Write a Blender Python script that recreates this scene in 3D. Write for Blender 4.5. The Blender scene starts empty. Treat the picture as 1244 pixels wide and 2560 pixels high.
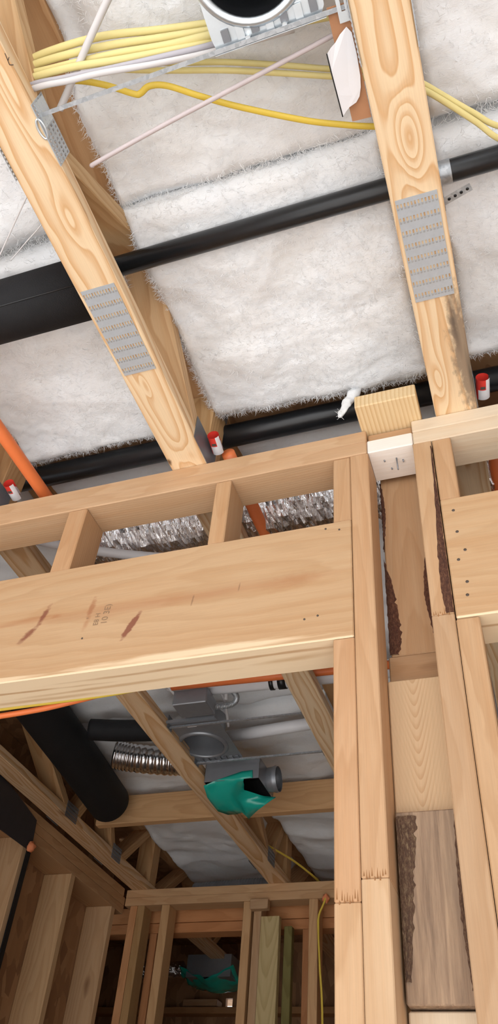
import bpy, bmesh, math, random
from mathutils import Vector, Matrix, noise

random.seed(7)
SC = bpy.context.scene
COL = SC.collection

# ------------------------------------------------------------------ camera
cam_d = bpy.data.cameras.new('camera')
cam_d.sensor_fit = 'VERTICAL'
cam_d.sensor_height = 36.0
cam_d.lens = 27.77
cam_d.clip_start = 0.02
cam = bpy.data.objects.new('camera', cam_d)
COL.objects.link(cam)
CR = Vector((0.9457, 0.3171, 0.0717)).normalized()
CF = Vector((-0.2748, 0.6609, 0.6985)).normalized()
CU = CR.cross(CF).normalized()
CF = CU.cross(CR).normalized()
cam.matrix_world = Matrix(((CR.x, CU.x, -CF.x, 0.0), (CR.y, CU.y, -CF.y, 0.0),
                           (CR.z, CU.z, -CF.z, 1.40), (0, 0, 0, 1)))
SC.camera = cam

# ------------------------------------------------------------------ sky
world = bpy.data.worlds.new('overcast_sky')
SC.world = world
world.use_nodes = True
bg = world.node_tree.nodes['Background']
bg.inputs['Color'].default_value = (0.84, 0.92, 1.0, 1)
bg.inputs['Strength'].default_value = 0.6

# ------------------------------------------------------------------ sun: falls through the open side behind the camera onto the floor only
sun_d = bpy.data.lights.new('sun', 'SUN')
sun_d.energy = 4.2
sun_d.angle = math.radians(1.0)
sun_d.color = (1.0, 0.985, 0.97)
sun = bpy.data.objects.new('sun', sun_d)
COL.objects.link(sun)
sun.rotation_euler = Vector((-0.12, 0.735, -0.665)).to_track_quat('-Z', 'Y').to_euler()

# ------------------------------------------------------------------ exposure
SC.view_settings.view_transform = 'Standard'
SC.view_settings.look = 'None'
SC.view_settings.gamma = 1.0
SC.view_settings.use_curve_mapping = False
SC.view_settings.exposure = 1.58

# ------------------------------------------------------------------ node helpers
class NT:
    def __init__(self, name):
        self.m = bpy.data.materials.new(name)
        self.m.use_nodes = True
        self.t = self.m.node_tree
        self.t.nodes.clear()
        self.out = self.t.nodes.new('ShaderNodeOutputMaterial')
        self.b = self.t.nodes.new('ShaderNodeBsdfPrincipled')
        self.t.links.new(self.b.outputs[0], self.out.inputs[0])
    def n(self, typ, **kw):
        nd = self.t.nodes.new(typ)
        for k, v in kw.items():
            setattr(nd, k, v)
        return nd
    def put(self, sock, v):
        if v is None:
            return
        if isinstance(v, bpy.types.NodeSocket):
            self.t.links.new(v, sock)
        else:
            if hasattr(sock.default_value, '__len__') and not hasattr(v, '__len__'):
                v = (v,) * len(sock.default_value)
            if hasattr(v, '__len__') and len(v) == 3 and len(sock.default_value) == 4:
                v = (*v, 1)
            sock.default_value = v
    def math(self, op, a, b=None, c=None, clamp=False):
        nd = self.n('ShaderNodeMath', operation=op, use_clamp=clamp)
        for i, v in enumerate((a, b, c)):
            if v is not None:
                self.put(nd.inputs[i], v)
        return nd.outputs[0]
    def vmath(self, op, a, b=None):
        nd = self.n('ShaderNodeVectorMath', operation=op)
        self.put(nd.inputs[0], a)
        if b is not None:
            self.put(nd.inputs[1], b)
        return nd.outputs[0]
    def noise(self, vec, scale, detail=3, rough=0.55, dist=0.0):
        nd = self.n('ShaderNodeTexNoise')
        self.put(nd.inputs['Vector'], vec)
        nd.inputs['Scale'].default_value = scale
        nd.inputs['Detail'].default_value = detail
        nd.inputs['Roughness'].default_value = rough
        nd.inputs['Distortion'].default_value = dist
        return nd.outputs['Fac']
    def ramp(self, fac, stops, interp='LINEAR'):
        nd = self.n('ShaderNodeValToRGB')
        nd.color_ramp.interpolation = interp
        els = nd.color_ramp.elements
        while len(els) < len(stops):
            els.new(0.5)
        for e, (p, c) in zip(els, stops):
            e.position = p
            e.color = (*c, 1) if len(c) == 3 else c
        self.put(nd.inputs[0], fac)
        return nd.outputs[0]
    def mix(self, fac, a, b, blend='MIX'):
        nd = self.n('ShaderNodeMix', data_type='RGBA', blend_type=blend)
        self.put(nd.inputs[0], fac)
        self.put(nd.inputs[6], a)
        self.put(nd.inputs[7], b)
        return nd.outputs[2]
    def bump(self, h, strength=0.3, dist=0.01):
        nd = self.n('ShaderNodeBump')
        nd.inputs['Strength'].default_value = strength
        nd.inputs['Distance'].default_value = dist
        self.put(nd.inputs['Height'], h)
        self.t.links.new(nd.outputs[0], self.b.inputs['Normal'])
    def set(self, **kw):
        for k, v in kw.items():
            self.put(self.b.inputs[k.replace('_', ' ')], v)
        return self.m

def g(v):
    return (v, v, v)

def wood(name, light, dark, ring=75.0, contrast=1.0, knots=0.5, oy=0.0, oz=-0.05, taper=0.035,
         wob=0.02, marks=(), swirl=(), focus=None, fixed=None, plane='XY', streak=0.35, rough=0.62):
    """pine: rings round a pith line that runs along local X; marks = stains given in local coordinates"""
    N = NT(name)
    tc = N.n('ShaderNodeTexCoord').outputs['Object']
    oi = N.n('ShaderNodeObjectInfo')
    if fixed is None:
        r = oi.outputs['Random']
        off = N.n('ShaderNodeCombineXYZ')
        N.put(off.inputs[0], N.math('MULTIPLY', r, 23.0))
        N.put(off.inputs[1], N.math('MULTIPLY', N.math('SUBTRACT', N.math('FRACT', N.math('MULTIPLY', r, 71.3)), 0.5), 0.06))
        N.put(off.inputs[2], N.math('MULTIPLY', N.math('FRACT', N.math('MULTIPLY', r, 133.7)), -0.03))
        p = N.vmath('ADD', tc, off.outputs[0])
        ctr = N.math('SUBTRACT', N.math('FRACT', N.math('MULTIPLY', r, 311.1)), 0.5)
    else:
        p = N.vmath('ADD', tc, (fixed, 0.0, 0.0))
        ctr = 0.0
    sx = N.n('ShaderNodeSeparateXYZ'); N.put(sx.inputs[0], p)
    so = N.n('ShaderNodeSeparateXYZ'); N.put(so.inputs[0], tc)
    low = N.noise(N.vmath('MULTIPLY', p, (2.2, 9.0, 9.0)), 1.0, 3, 0.5)
    low2 = N.noise(N.vmath('MULTIPLY', p, (5.0, 26.0, 26.0)), 1.0, 2, 0.5)
    lowc = N.math('MULTIPLY', N.math('SUBTRACT', low, 0.5), wob * 2.4)
    lowd = N.math('MULTIPLY', N.math('SUBTRACT', low2, 0.5), wob * 0.55)
    yy = N.math('ADD', N.math('ADD', sx.outputs[1], lowc), N.math('ADD', lowd, -oy))
    zz = N.math('ADD', N.math('ADD', sx.outputs[2], -oz), lowd)
    xx = N.math('MULTIPLY', N.math('PINGPONG', sx.outputs[0], 0.9), taper)
    rr = N.math('SQRT', N.math('ADD', N.math('MULTIPLY', yy, yy), N.math('MULTIPLY', zz, zz)))
    rr = N.math('ADD', rr, xx)
    for (cx, cy, a, b, amp) in swirl:
        u = N.math('MULTIPLY', N.math('SUBTRACT', so.outputs[0], cx), 1 / a)
        v = N.math('MULTIPLY', N.math('SUBTRACT', so.outputs[1], cy), 1 / b)
        d2 = N.math('ADD', N.math('MULTIPLY', u, u), N.math('MULTIPLY', v, v))
        rr = N.math('ADD', rr, N.math('MULTIPLY', N.math('EXPONENT', N.math('MULTIPLY', d2, -1.0)), amp))
    ph = N.math('FRACT', N.math('MULTIPLY', rr, ring))
    ringv = N.ramp(ph, [(0.0, g(0.0)), (0.35, g(0.12)), (0.72, g(0.75)), (0.88, g(1.0)), (1.0, g(0.0))], 'EASE')
    strength = N.math('MULTIPLY', ringv, contrast)
    strength = N.math('MULTIPLY', strength, N.math('ADD', 0.45, N.math('MULTIPLY', low, 1.0)), clamp=True)
    if focus:
        fy = N.math('MULTIPLY', so.outputs[1], 1 / focus)
        strength = N.math('MULTIPLY', strength, N.math('ADD', 0.18, N.math('EXPONENT', N.math('MULTIPLY', N.math('MULTIPLY', fy, fy), -1.0))))
    col = N.mix(strength, light, dark)
    # long soft streaks and fine fibre
    st = N.noise(N.vmath('MULTIPLY', p, (1.6, 38.0, 38.0)), 1.0, 4, 0.6)
    mid = tuple(0.55 * a + 0.45 * b for a, b in zip(light, dark))
    col = N.mix(N.math('MULTIPLY', N.ramp(st, [(0.42, g(0)), (0.75, g(1))]), streak), col, (mid[0] * 0.95, mid[1] * 0.82, mid[2] * 0.68))
    fib = N.noise(N.vmath('MULTIPLY', p, (14.0, 520.0, 520.0)), 1.0, 3, 0.6)
    col = N.mix(0.20, col, N.ramp(fib, [(0.25, g(0.45)), (0.75, g(1.0))]), 'MULTIPLY')
    if knots > 0:
        vo = N.n('ShaderNodeTexVoronoi', feature='F1')
        N.put(vo.inputs['Vector'], N.vmath('ADD', N.vmath('MULTIPLY', p, (3.2, 9.0, 9.0)), N.math('MULTIPLY', low2, 0.25)))
        vo.inputs['Scale'].default_value = 1.0
        sc = N.n('ShaderNodeSeparateColor'); N.put(sc.inputs[0], vo.outputs['Color'])
        on = N.math('LESS_THAN', sc.outputs[0], knots * 0.5)
        k1 = N.math('MULTIPLY', N.ramp(vo.outputs['Distance'], [(0.04, g(1)), (0.10, g(0.55)), (0.16, g(0))]), on)
        col = N.mix(N.math('MULTIPLY', k1, 0.75), col, (dark[0] * 0.42, dark[1] * 0.30, dark[2] * 0.24))
    edge_n = N.noise(N.vmath('MULTIPLY', tc, (60.0, 120.0, 120.0)), 1.0, 3, 0.6)
    edge_l = N.noise(N.vmath('MULTIPLY', tc, (9.0, 90.0, 90.0)), 1.0, 3, 0.5)
    for mk in marks:
        cx, cy, a, b, ang, colr, fac, soft = mk[:8]
        pl = mk[8] if len(mk) > 8 else plane
        u0 = so.outputs[0]
        v0 = so.outputs[1] if pl == 'XY' else so.outputs[2]
        du = N.math('SUBTRACT', u0, cx); dv = N.math('SUBTRACT', v0, cy)
        c, s = math.cos(ang), math.sin(ang)
        u = N.math('MULTIPLY', N.math('ADD', N.math('MULTIPLY', du, c), N.math('MULTIPLY', dv, s)), 1 / a)
        v = N.math('MULTIPLY', N.math('SUBTRACT', N.math('MULTIPLY', dv, c), N.math('MULTIPLY', du, s)), 1 / b)
        d = N.math('SQRT', N.math('ADD', N.math('MULTIPLY', u, u), N.math('MULTIPLY', v, v)))
        d = N.math('ADD', d, N.math('MULTIPLY', N.math('SUBTRACT', edge_l if a > 8 * b else edge_n, 0.5), min(1.2, 1.8 * soft + 0.3)))
        mask = N.ramp(d, [(max(0.0, 1 - soft), g(1)), (1.0, g(0))])
        col = N.mix(N.math('MULTIPLY', mask, fac), col, colr)
    col = N.mix(1.0, col, oi.outputs['Color'], 'MULTIPLY')
    N.bump(N.math('ADD', N.math('MULTIPLY', fib, 0.6), N.math('MULTIPLY', ringv, 0.25)), 0.22, 0.0012)
    return N.set(Base_Color=col, Roughness=rough, Specular_IOR_Level=0.25)

def plain(name, col, rough=0.5, metal=0.0, var=0.12, scale=30.0, bump=0.0, bscale=200.0, spec=0.4, objcol=False):
    N = NT(name)
    tc = N.n('ShaderNodeTexCoord').outputs['Object']
    f = N.noise(tc, scale, 4, 0.6)
    c = N.mix(f, tuple(x * (1 - var) for x in col), tuple(min(1, x * (1 + var)) for x in col))
    if objcol:
        c = N.mix(1.0, c, N.n('ShaderNodeObjectInfo').outputs['Color'], 'MULTIPLY')
    if bump:
        N.bump(N.noise(tc, bscale, 3, 0.6), bump, 0.002)
    return N.set(Base_Color=c, Roughness=rough, Metallic=metal, Specular_IOR_Level=spec)

# ------------------------------------------------------------------ materials
PINE_L, PINE_D = (0.78, 0.57, 0.34), (0.60, 0.34, 0.15)
M = {}
SYP = dict(light=(0.90, 0.705, 0.47), dark=(0.68, 0.385, 0.17), ring=62, contrast=0.85, oz=0.03, taper=0.05, wob=0.022, streak=0.15)
YM = (-2.4 + 5.58) / 2       # middle of the truss chords, origin of their grain
GREY = (0.30, 0.225, 0.16)
M['syp'] = wood('yellow_pine', knots=0.30, **SYP)
M['syp0'] = wood('yellow_pine_big_knot', knots=0.0, fixed=0.37, swirl=[(0.528 - YM, 0.006, 0.075, 0.023, 0.082), (1.03 - YM, -0.022, 0.045, 0.012, 0.030)],
                 marks=[(0.98 - YM, 0.036, 0.19, 0.028, 0.02, GREY, 0.95, 0.5), (0.90 - YM, 0.026, 0.09, 0.008, 0.03, (0.13, 0.10, 0.08), 0.8, 0.8), (1.03 - YM, 0.040, 0.10, 0.006, 0.0, (0.10, 0.08, 0.06), 0.8, 0.8), (0.83 - YM, 0.030, 0.03, 0.010, 0.0, GREY, 0.7, 0.8)], **SYP)
M['syp1'] = wood('yellow_pine_ovals', knots=0.0, fixed=2.9, swirl=[(0.49 - YM, 0.010, 0.060, 0.018, 0.034), (0.27 - YM, 0.020, 0.11, 0.014, 0.030), (0.876 - YM, -0.004, 0.035, 0.008, 0.026), (1.085 - YM, 0.005, 0.04, 0.022, 0.030)],
                 marks=[(1.095 - YM, -0.040, 0.012, 0.008, 0.0, (0.12, 0.06, 0.03), 0.9, 0.6)], **SYP)
M['pine'] = wood('spruce_stud', (0.60, 0.395, 0.235), (0.47, 0.275, 0.14), ring=150, contrast=0.45, knots=0.22, oz=-0.12, taper=0.03, streak=0.55)
M['far'] = wood('spruce_far', (0.66, 0.43, 0.24), (0.50, 0.29, 0.14), ring=120, contrast=0.5, knots=0.55, oz=-0.08)
M['web'] = wood('web_pine', (0.68, 0.46, 0.25), (0.50, 0.28, 0.12), ring=90, contrast=0.7, knots=0.2, oz=-0.06, taper=0.05)
BROWN = (0.23, 0.085, 0.04)
HM = lambda x, z: (x - (-0.2440 - 1.65) / 2, z - 2.367)
STAIN, RUST = (0.23, 0.075, 0.045), (0.42, 0.19, 0.085)
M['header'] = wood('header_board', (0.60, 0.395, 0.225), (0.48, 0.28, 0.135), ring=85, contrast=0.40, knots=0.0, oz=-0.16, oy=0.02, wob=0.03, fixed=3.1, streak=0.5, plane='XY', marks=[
    (*HM(-0.62, 2.372), 0.42, 0.022, 0.01, RUST, 0.6, 1.0), (*HM(-0.95, 2.377), 0.13, 0.010, 0.05, RUST, 0.6, 0.9), (*HM(-0.36, 2.372), 0.07, 0.024, 0.1, RUST, 0.40, 1.0),
    (*HM(-0.910, 2.382), 0.036, 0.008, 1.25, STAIN, 0.85, 0.6), (*HM(-0.935, 2.338), 0.034, 0.009, 0.85, STAIN, 0.85, 0.6), (*HM(-0.88, 2.375), 0.016, 0.006, 0.1, RUST, 0.7, 0.8),
    (*HM(-0.797, 2.383), 0.032, 0.009, 1.45, (0.36, 0.15, 0.07), 0.75, 0.6), (*HM(-0.800, 2.345), 0.022, 0.007, 1.4, RUST, 0.5, 0.9),
    (*HM(-0.694, 2.322), 0.040, 0.0085, 1.12, STAIN, 0.9, 0.35), (*HM(-0.567, 2.363), 0.017, 0.0025, 1.45, (0.25, 0.14, 0.08), 0.7, 0.6), (*HM(-0.470, 2.378), 0.014, 0.0022, 1.45, (0.25, 0.14, 0.08), 0.7, 0.6),
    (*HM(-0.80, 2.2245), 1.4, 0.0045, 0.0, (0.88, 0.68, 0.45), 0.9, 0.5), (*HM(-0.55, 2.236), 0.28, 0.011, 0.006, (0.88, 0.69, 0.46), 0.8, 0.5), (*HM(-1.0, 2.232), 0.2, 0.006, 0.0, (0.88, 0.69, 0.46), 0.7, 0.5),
    (HM(-0.50, 0)[0], 0.020, 0.40, 0.0055, 0.012, (0.50, 0.28, 0.13), 0.75, 0.6, 'XZ'), (HM(-1.05, 0)[0], 0.006, 0.35, 0.0045, -0.02, (0.50, 0.28, 0.13), 0.75, 0.6, 'XZ'),
    (HM(-0.75, 0)[0], -0.014, 0.30, 0.006, 0.02, (0.56, 0.34, 0.17), 0.7, 0.8, 'XZ'), (HM(-0.36, 0)[0], 0.000, 0.10, 0.010, 0.05, (0.60, 0.38, 0.20), 0.7, 0.8, 'XZ'), (HM(-0.95, 0)[0], -0.030, 0.25, 0.008, -0.01, (0.56, 0.34, 0.17), 0.7, 0.8, 'XZ')])
N = NT('weathered_board')
tc = N.n('ShaderNodeTexCoord').outputs['Object']
w1 = N.noise(N.vmath('MULTIPLY', tc, (4.5, 75.0, 75.0)), 1.0, 5, 0.65, 0.3)
w2 = N.noise(N.vmath('MULTIPLY', tc, (16.0, 300.0, 300.0)), 1.0, 4, 0.7)
w3 = N.noise(N.vmath('MULTIPLY', tc, (2.5, 16.0, 16.0)), 1.0, 3, 0.6)
wc = N.ramp(w1, [(0.28, (0.20, 0.135, 0.095)), (0.46, (0.36, 0.245, 0.165)), (0.60, (0.47, 0.325, 0.215)), (0.78, (0.60, 0.43, 0.28))])
wc = N.mix(N.math('MULTIPLY', N.ramp(w3, [(0.45, g(0)), (0.75, g(1))]), 0.55), wc, (0.29, 0.225, 0.17))
wc = N.mix(0.35, wc, N.ramp(w2, [(0.3, g(0.45)), (0.7, g(1.0))]), 'MULTIPLY')
wc = N.mix(1.0, wc, N.n('ShaderNodeObjectInfo').outputs['Color'], 'MULTIPLY')
N.bump(N.math('ADD', w1, w2), 0.5, 0.002)
M['weathered'] = N.set(Base_Color=wc, Roughness=0.85, Specular_IOR_Level=0.15)
M['cathedral'] = wood('plain_sawn_board', (0.68, 0.485, 0.30), (0.52, 0.31, 0.165), ring=190, contrast=0.62, knots=0.0, oz=0.006, oy=0.004, taper=0.24, wob=0.003, fixed=1.35, streak=0.12, focus=0.017)
M['pale'] = wood('pale_underside', (0.80, 0.67, 0.51), (0.72, 0.56, 0.40), ring=90, contrast=0.3, knots=0.0)
M['whitewood'] = wood('fresh_white_lumber', (0.95, 0.87, 0.79), (0.90, 0.79, 0.68), ring=90, contrast=0.3, knots=0.0, fixed=0.6, streak=0.1)
M['treated'] = wood('treated_pine', (0.60, 0.47, 0.24), (0.42, 0.31, 0.13), ring=70, contrast=0.7, knots=0.3, oz=-0.02, taper=0.12)
M['bark'] = None
N = NT('bark')
tc = N.n('ShaderNodeTexCoord').outputs['Object']
bn = N.noise(N.vmath('MULTIPLY', tc, (330.0, 330.0, 110.0)), 1.0, 6, 0.75, 0.6)
bc = N.ramp(bn, [(0.28, (0.045, 0.018, 0.012)), (0.5, (0.15, 0.058, 0.032)), (0.72, (0.36, 0.19, 0.10))])
bc = N.mix(1.0, bc, N.n('ShaderNodeObjectInfo').outputs['Color'], 'MULTIPLY')
N.bump(bn, 0.9, 0.006)
M['bark'] = N.set(Base_Color=bc, Roughness=0.85)

N = NT('galvanised_steel')
tc = N.n('ShaderNodeTexCoord').outputs['Object']
vo = N.n('ShaderNodeTexVoronoi'); N.put(vo.inputs['Vector'], tc); vo.inputs['Scale'].default_value = 160
sp = N.n('ShaderNodeSeparateColor'); N.put(sp.inputs[0], vo.outputs['Color'])
M['galv'] = N.set(Base_Color=N.mix(sp.outputs[0], (0.42, 0.45, 0.48), (0.58, 0.61, 0.64)), Metallic=0.65, Roughness=N.math('ADD', 0.36, N.math('MULTIPLY', sp.outputs[1], 0.12)))
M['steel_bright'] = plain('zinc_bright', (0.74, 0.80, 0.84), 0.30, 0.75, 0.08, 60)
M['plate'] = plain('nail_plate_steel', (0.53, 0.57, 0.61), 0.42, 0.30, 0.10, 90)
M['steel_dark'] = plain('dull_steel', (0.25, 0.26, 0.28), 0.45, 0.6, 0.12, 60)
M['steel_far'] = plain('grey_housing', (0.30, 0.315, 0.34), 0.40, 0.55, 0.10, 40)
M['abs'] = plain('black_abs', (0.012, 0.013, 0.015), 0.33, 0, 0.3, 60, 0.08, 120, 0.5)
M['foam'] = plain('black_foam', (0.009, 0.009, 0.0105), 0.7, 0, 0.35, 25, 0.5, 350, 0.35)
M['black'] = plain('black_void', (0.008, 0.008, 0.009), 0.5, 0, 0.2)
M['orange'] = plain('orange_cpvc', (0.80, 0.20, 0.06), 0.38, 0, 0.06, 30)
M['foamorange'] = plain('orange_fire_foam', (0.85, 0.28, 0.12), 0.8, 0, 0.2, 60, 0.6, 120)
M['pvc'] = plain('white_pvc', (0.80, 0.80, 0.82), 0.35, 0, 0.04, 20)
M['romex_w'] = plain('white_cable', (0.72, 0.70, 0.70), 0.42, 0, 0.06, 30)
M['romex_g'] = plain('grey_cable', (0.50, 0.48, 0.52), 0.42, 0, 0.06, 30)
M['romex_y'] = plain('yellow_cable', (0.80, 0.69, 0.30), 0.40, 0, 0.08, 30)
M['romex_d'] = plain('deep_yellow_cable', (0.80, 0.58, 0.08), 0.40, 0, 0.08, 30)
M['kraft'] = plain('kraft_paper', (0.45, 0.22, 0.11), 0.7, 0, 0.1, 40)
M['paper'] = plain('white_paper', (0.82, 0.81, 0.83), 0.6, 0, 0.03, 20)
M['red'] = plain('red_print', (0.75, 0.05, 0.035), 0.5, 0, 0.08)
M['ink'] = plain('grey_ink', (0.10, 0.075, 0.06), 0.8, 0, 0.2)
M['ink_soft'] = plain('faded_stamp_ink', (0.30, 0.19, 0.11), 0.8, 0, 0.3, 80)
M['rustmark'] = plain('burnt_joint', (0.33, 0.155, 0.06), 0.8, 0, 0.3, 80)
M['darksheet'] = plain('dark_membrane', (0.035, 0.030, 0.032), 0.6, 0, 0.2)
M['concrete'] = plain('concrete', (0.64, 0.63, 0.62), 0.85, 0, 0.1, 4)
M['subfloor'] = plain('low_bounce_subfloor', (0.23, 0.21, 0.19), 0.85, 0, 0.2, 4)  # dark tone chosen to weaken bounce light in the far room
M['drywall'] = plain('plasterboard', (0.60, 0.60, 0.61), 0.9, 0, 0.05, 6)  # neutral grey so the added side walls don't tint the bounce
M['osb'] = None
N = NT('osb_sheathing')
tc = N.n('ShaderNodeTexCoord').outputs['Object']
vo = N.n('ShaderNodeTexVoronoi'); N.put(vo.inputs['Vector'], N.vmath('MULTIPLY', tc, (26.0, 26.0, 11.0))); vo.inputs['Scale'].default_value = 1.0
sp = N.n('ShaderNodeSeparateColor'); N.put(sp.inputs[0], vo.outputs['Color'])
M['osb'] = N.set(Base_Color=N.ramp(sp.outputs[0], [(0, (0.28, 0.14, 0.065)), (0.5, (0.38, 0.20, 0.09)), (1, (0.46, 0.26, 0.13))]), Roughness=0.75)

N = NT('fibreglass')
tc = N.n('ShaderNodeTexCoord').outputs['Object']
f1 = N.noise(tc, 7.0, 4, 0.6, 0.4)
f2 = N.noise(N.vmath('MULTIPLY', tc, (60.0, 160.0, 60.0)), 1.0, 5, 0.7, 1.2)
f3 = N.noise(tc, 38.0, 4, 0.7, 0.8)
c = N.mix(N.ramp(f1, [(0.35, g(0)), (0.70, g(1))]), (0.905, 0.93, 0.955), (0.90, 0.905, 0.905))
c = N.mix(N.math('MULTIPLY', N.ramp(f3, [(0.30, g(1)), (0.50, g(0))]), 0.22), c, (0.74, 0.73, 0.72))
c = N.mix(1.0, c, N.n('ShaderNodeObjectInfo').outputs['Color'], 'MULTIPLY')
N.bump(N.math('ADD', N.math('MULTIPLY', f2, 0.5), N.math('MULTIPLY', f3, 0.5)), 0.35, 0.008)
M['insul'] = N.set(Base_Color=c, Roughness=0.95, Specular_IOR_Level=0.05)

N = NT('crinkled_foil')
tc = N.n('ShaderNodeTexCoord').outputs['Object']
f1 = N.noise(N.vmath('MULTIPLY', tc, (150.0, 42.0, 42.0)), 1.0, 4, 0.6, 1.5)
N.bump(f1, 0.5, 0.006)
M['foil'] = N.set(Base_Color=(0.92, 0.92, 0.94), Metallic=1.0, Roughness=0.12)
M['flex'] = plain('aluminium_flex', (0.72, 0.71, 0.72), 0.22, 1.0, 0.05)

N = NT('teal_film')
tc = N.n('ShaderNodeTexCoord').outputs['Object']
f1 = N.noise(tc, 18.0, 2, 0.5)
N.bump(f1, 0.25, 0.01)
M['teal'] = N.set(Base_Color=N.mix(f1, (0.005, 0.36, 0.27), (0.02, 0.46, 0.36)), Roughness=0.22, Specular_IOR_Level=0.6)

# ------------------------------------------------------------------ object helpers
def props(o, label=None, cat=None, group=None, kind=None):
    if label: o['label'] = label
    if cat: o['category'] = cat
    if group: o['group'] = group
    if kind: o['kind'] = kind
    return o

def empty(name, loc=(0, 0, 0), label=None, cat=None, group=None, kind=None):
    e = bpy.data.objects.new(name, None)
    e.empty_display_size = 0.05
    e.location = loc
    COL.objects.link(e)
    return props(e, label, cat, group, kind)

def world_mat(o):
    m = Matrix.Translation(o.location) @ o.rotation_euler.to_matrix().to_4x4()
    return o['_wm'] if False else WM.get(o.name, m)
WM = {}

def link(name, me, mat, parent=None, mw=None, color=None):
    o = bpy.data.objects.new(name, me)
    COL.objects.link(o)
    if mat is not None and len(me.materials) == 0:
        me.materials.append(mat)
    mw = mw or Matrix.Identity(4)
    WM[o.name] = mw.copy()
    if parent:
        o.parent = parent
        o.matrix_local = world_mat(parent).inverted() @ mw
    else:
        o.matrix_world = mw
    if color:
        o.color = (*color, 1) if len(color) == 3 else color
    return o

def mesh(name, vs, fs, smooth=False):
    me = bpy.data.meshes.new(name)
    me.from_pydata([tuple(v) for v in vs], [], [tuple(f) for f in fs])
    me.update()
    if smooth:
        for p in me.polygons:
            p.use_smooth = True
    return me

_boxes = {}
def box_mesh(L, W, T, bev=0.0022):
    key = (round(L, 4), round(W, 4), round(T, 4), bev)
    if key in _boxes:
        return _boxes[key]
    bm = bmesh.new()
    bmesh.ops.create_cube(bm, size=1.0)
    bmesh.ops.scale(bm, vec=(L, W, T), verts=bm.verts)
    if bev:
        bmesh.ops.bevel(bm, geom=list(bm.edges), offset=min(bev, W * 0.2, T * 0.2), segments=1, affect='EDGES')
    me = bpy.data.meshes.new('board')
    bm.to_mesh(me); bm.free()
    _boxes[key] = me
    return me

def frame(c, xd, yd):
    xd = Vector(xd).normalized()
    zd = xd.cross(Vector(yd)).normalized()
    yd = zd.cross(xd).normalized()
    c = Vector(c)
    return Matrix(((xd.x, yd.x, zd.x, c.x), (xd.y, yd.y, zd.y, c.y), (xd.z, yd.z, zd.z, c.z), (0, 0, 0, 1)))

def tint(a=0.08):
    k = 1 + random.uniform(-a, a)
    return (min(1, k * random.uniform(0.97, 1.03)), min(1, k * random.uniform(0.96, 1.02)), min(1, k * random.uniform(0.93, 1.02)))

_mm = {}
def board(name, b, mat, parent=None, axis=None, color=None, bev=0.0022, face='-y'):
    """b=(x0,x1,y0,y1,z0,z1). Local X along the length; local Z towards the seen face."""
    x0, x1, y0, y1, z0, z1 = b
    d = Vector((x1 - x0, y1 - y0, z1 - z0))
    c = ((x0 + x1) / 2, (y0 + y1) / 2, (z0 + z1) / 2)
    if axis is None:
        axis = 'xyz'[max(range(3), key=lambda i: d[i])]
    X = {'x': Vector((1, 0, 0)), 'y': Vector((0, 1, 0)), 'z': Vector((0, 0, 1))}[axis]
    Z = {'-y': Vector((0, -1, 0)), '-z': Vector((0, 0, -1)), '+x': Vector((1, 0, 0)), '-x': Vector((-1, 0, 0))}[face]
    Y = Z.cross(X)
    mw = frame(c, X, Y)
    dims = [abs(v.dot(d)) for v in (X, Y, Z)]
    me = box_mesh(*dims, bev)
    if len(me.materials) and me.materials[0] != mat:
        key = (me.name, mat.name)
        if key not in _mm:
            m2 = me.copy(); m2.materials.clear(); _mm[key] = m2
        me = _mm[key]
    return link(name, me, mat, parent, mw, color or tint())

def prism(name, prof, x0, x1, mat, parent, along, color=None):
    """prof: (y,z) polygon extruded between x0 and x1, local X = along"""
    n = len(prof)
    cy = sum(p[0] for p in prof) / n; cz = sum(p[1] for p in prof) / n
    mw = frame(((x0 + x1) / 2, cy, cz), along, (1, 0, 0))
    inv = mw.inverted()
    vs = [inv @ Vector((x0, *p)) for p in prof] + [inv @ Vector((x1, *p)) for p in prof]
    fs = [tuple(range(n))[::-1], tuple(range(n, 2 * n))] + [(i, (i + 1) % n, n + (i + 1) % n, n + i) for i in range(n)]
    bm = bmesh.new()
    me = mesh(name, vs, fs)
    bm.from_mesh(me)
    bmesh.ops.recalc_face_normals(bm, faces=bm.faces)
    bmesh.ops.bevel(bm, geom=list(bm.edges), offset=0.0018, segments=1, affect='EDGES')
    bm.to_mesh(me); bm.free()
    return link(name, me, mat, parent, mw, color or tint())

def smooth_path(pts, sub=10):
    P = [Vector(p) for p in pts]
    if len(P) == 2:
        return P
    P = [P[0] * 2 - P[1]] + P + [P[-1] * 2 - P[-2]]
    out = []
    for i in range(1, len(P) - 2):
        a, b, c, d = P[i - 1], P[i], P[i + 1], P[i + 2]
        for k in range(sub):
            t = k / sub
            out.append(0.5 * ((2 * b) + (c - a) * t + (2 * a - 5 * b + 4 * c - d) * t * t + (3 * b - a - 3 * c + d) * t ** 3))
    out.append(P[-2])
    return out

def tube_geo(path, ra, rb=None, seg=12, flat=Vector((0, 0, 1)), rfun=None, caps=True):
    rb = rb or ra
    vs, fs = [], []
    n = len(path)
    for i, p in enumerate(path):
        t = (path[min(i + 1, n - 1)] - path[max(i - 1, 0)]).normalized()
        s = t.cross(flat)
        if s.length < 1e-4:
            s = t.cross(Vector((1, 0, 0)))
        s.normalize()
        u = s.cross(t).normalized()
        k = rfun(i / (n - 1)) if rfun else 1.0
        for j in range(seg):
            a = 2 * math.pi * j / seg
            vs.append(p + s * (math.cos(a) * ra * k) + u * (math.sin(a) * rb * k))
    for i in range(n - 1):
        for j in range(seg):
            a = i * seg + j; b = i * seg + (j + 1) % seg
            fs.append((a, b, b + seg, a + seg))
    if caps:
        fs.append(tuple(range(seg))[::-1]); fs.append(tuple(range((n - 1) * seg, n * seg)))
    return vs, fs

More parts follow.
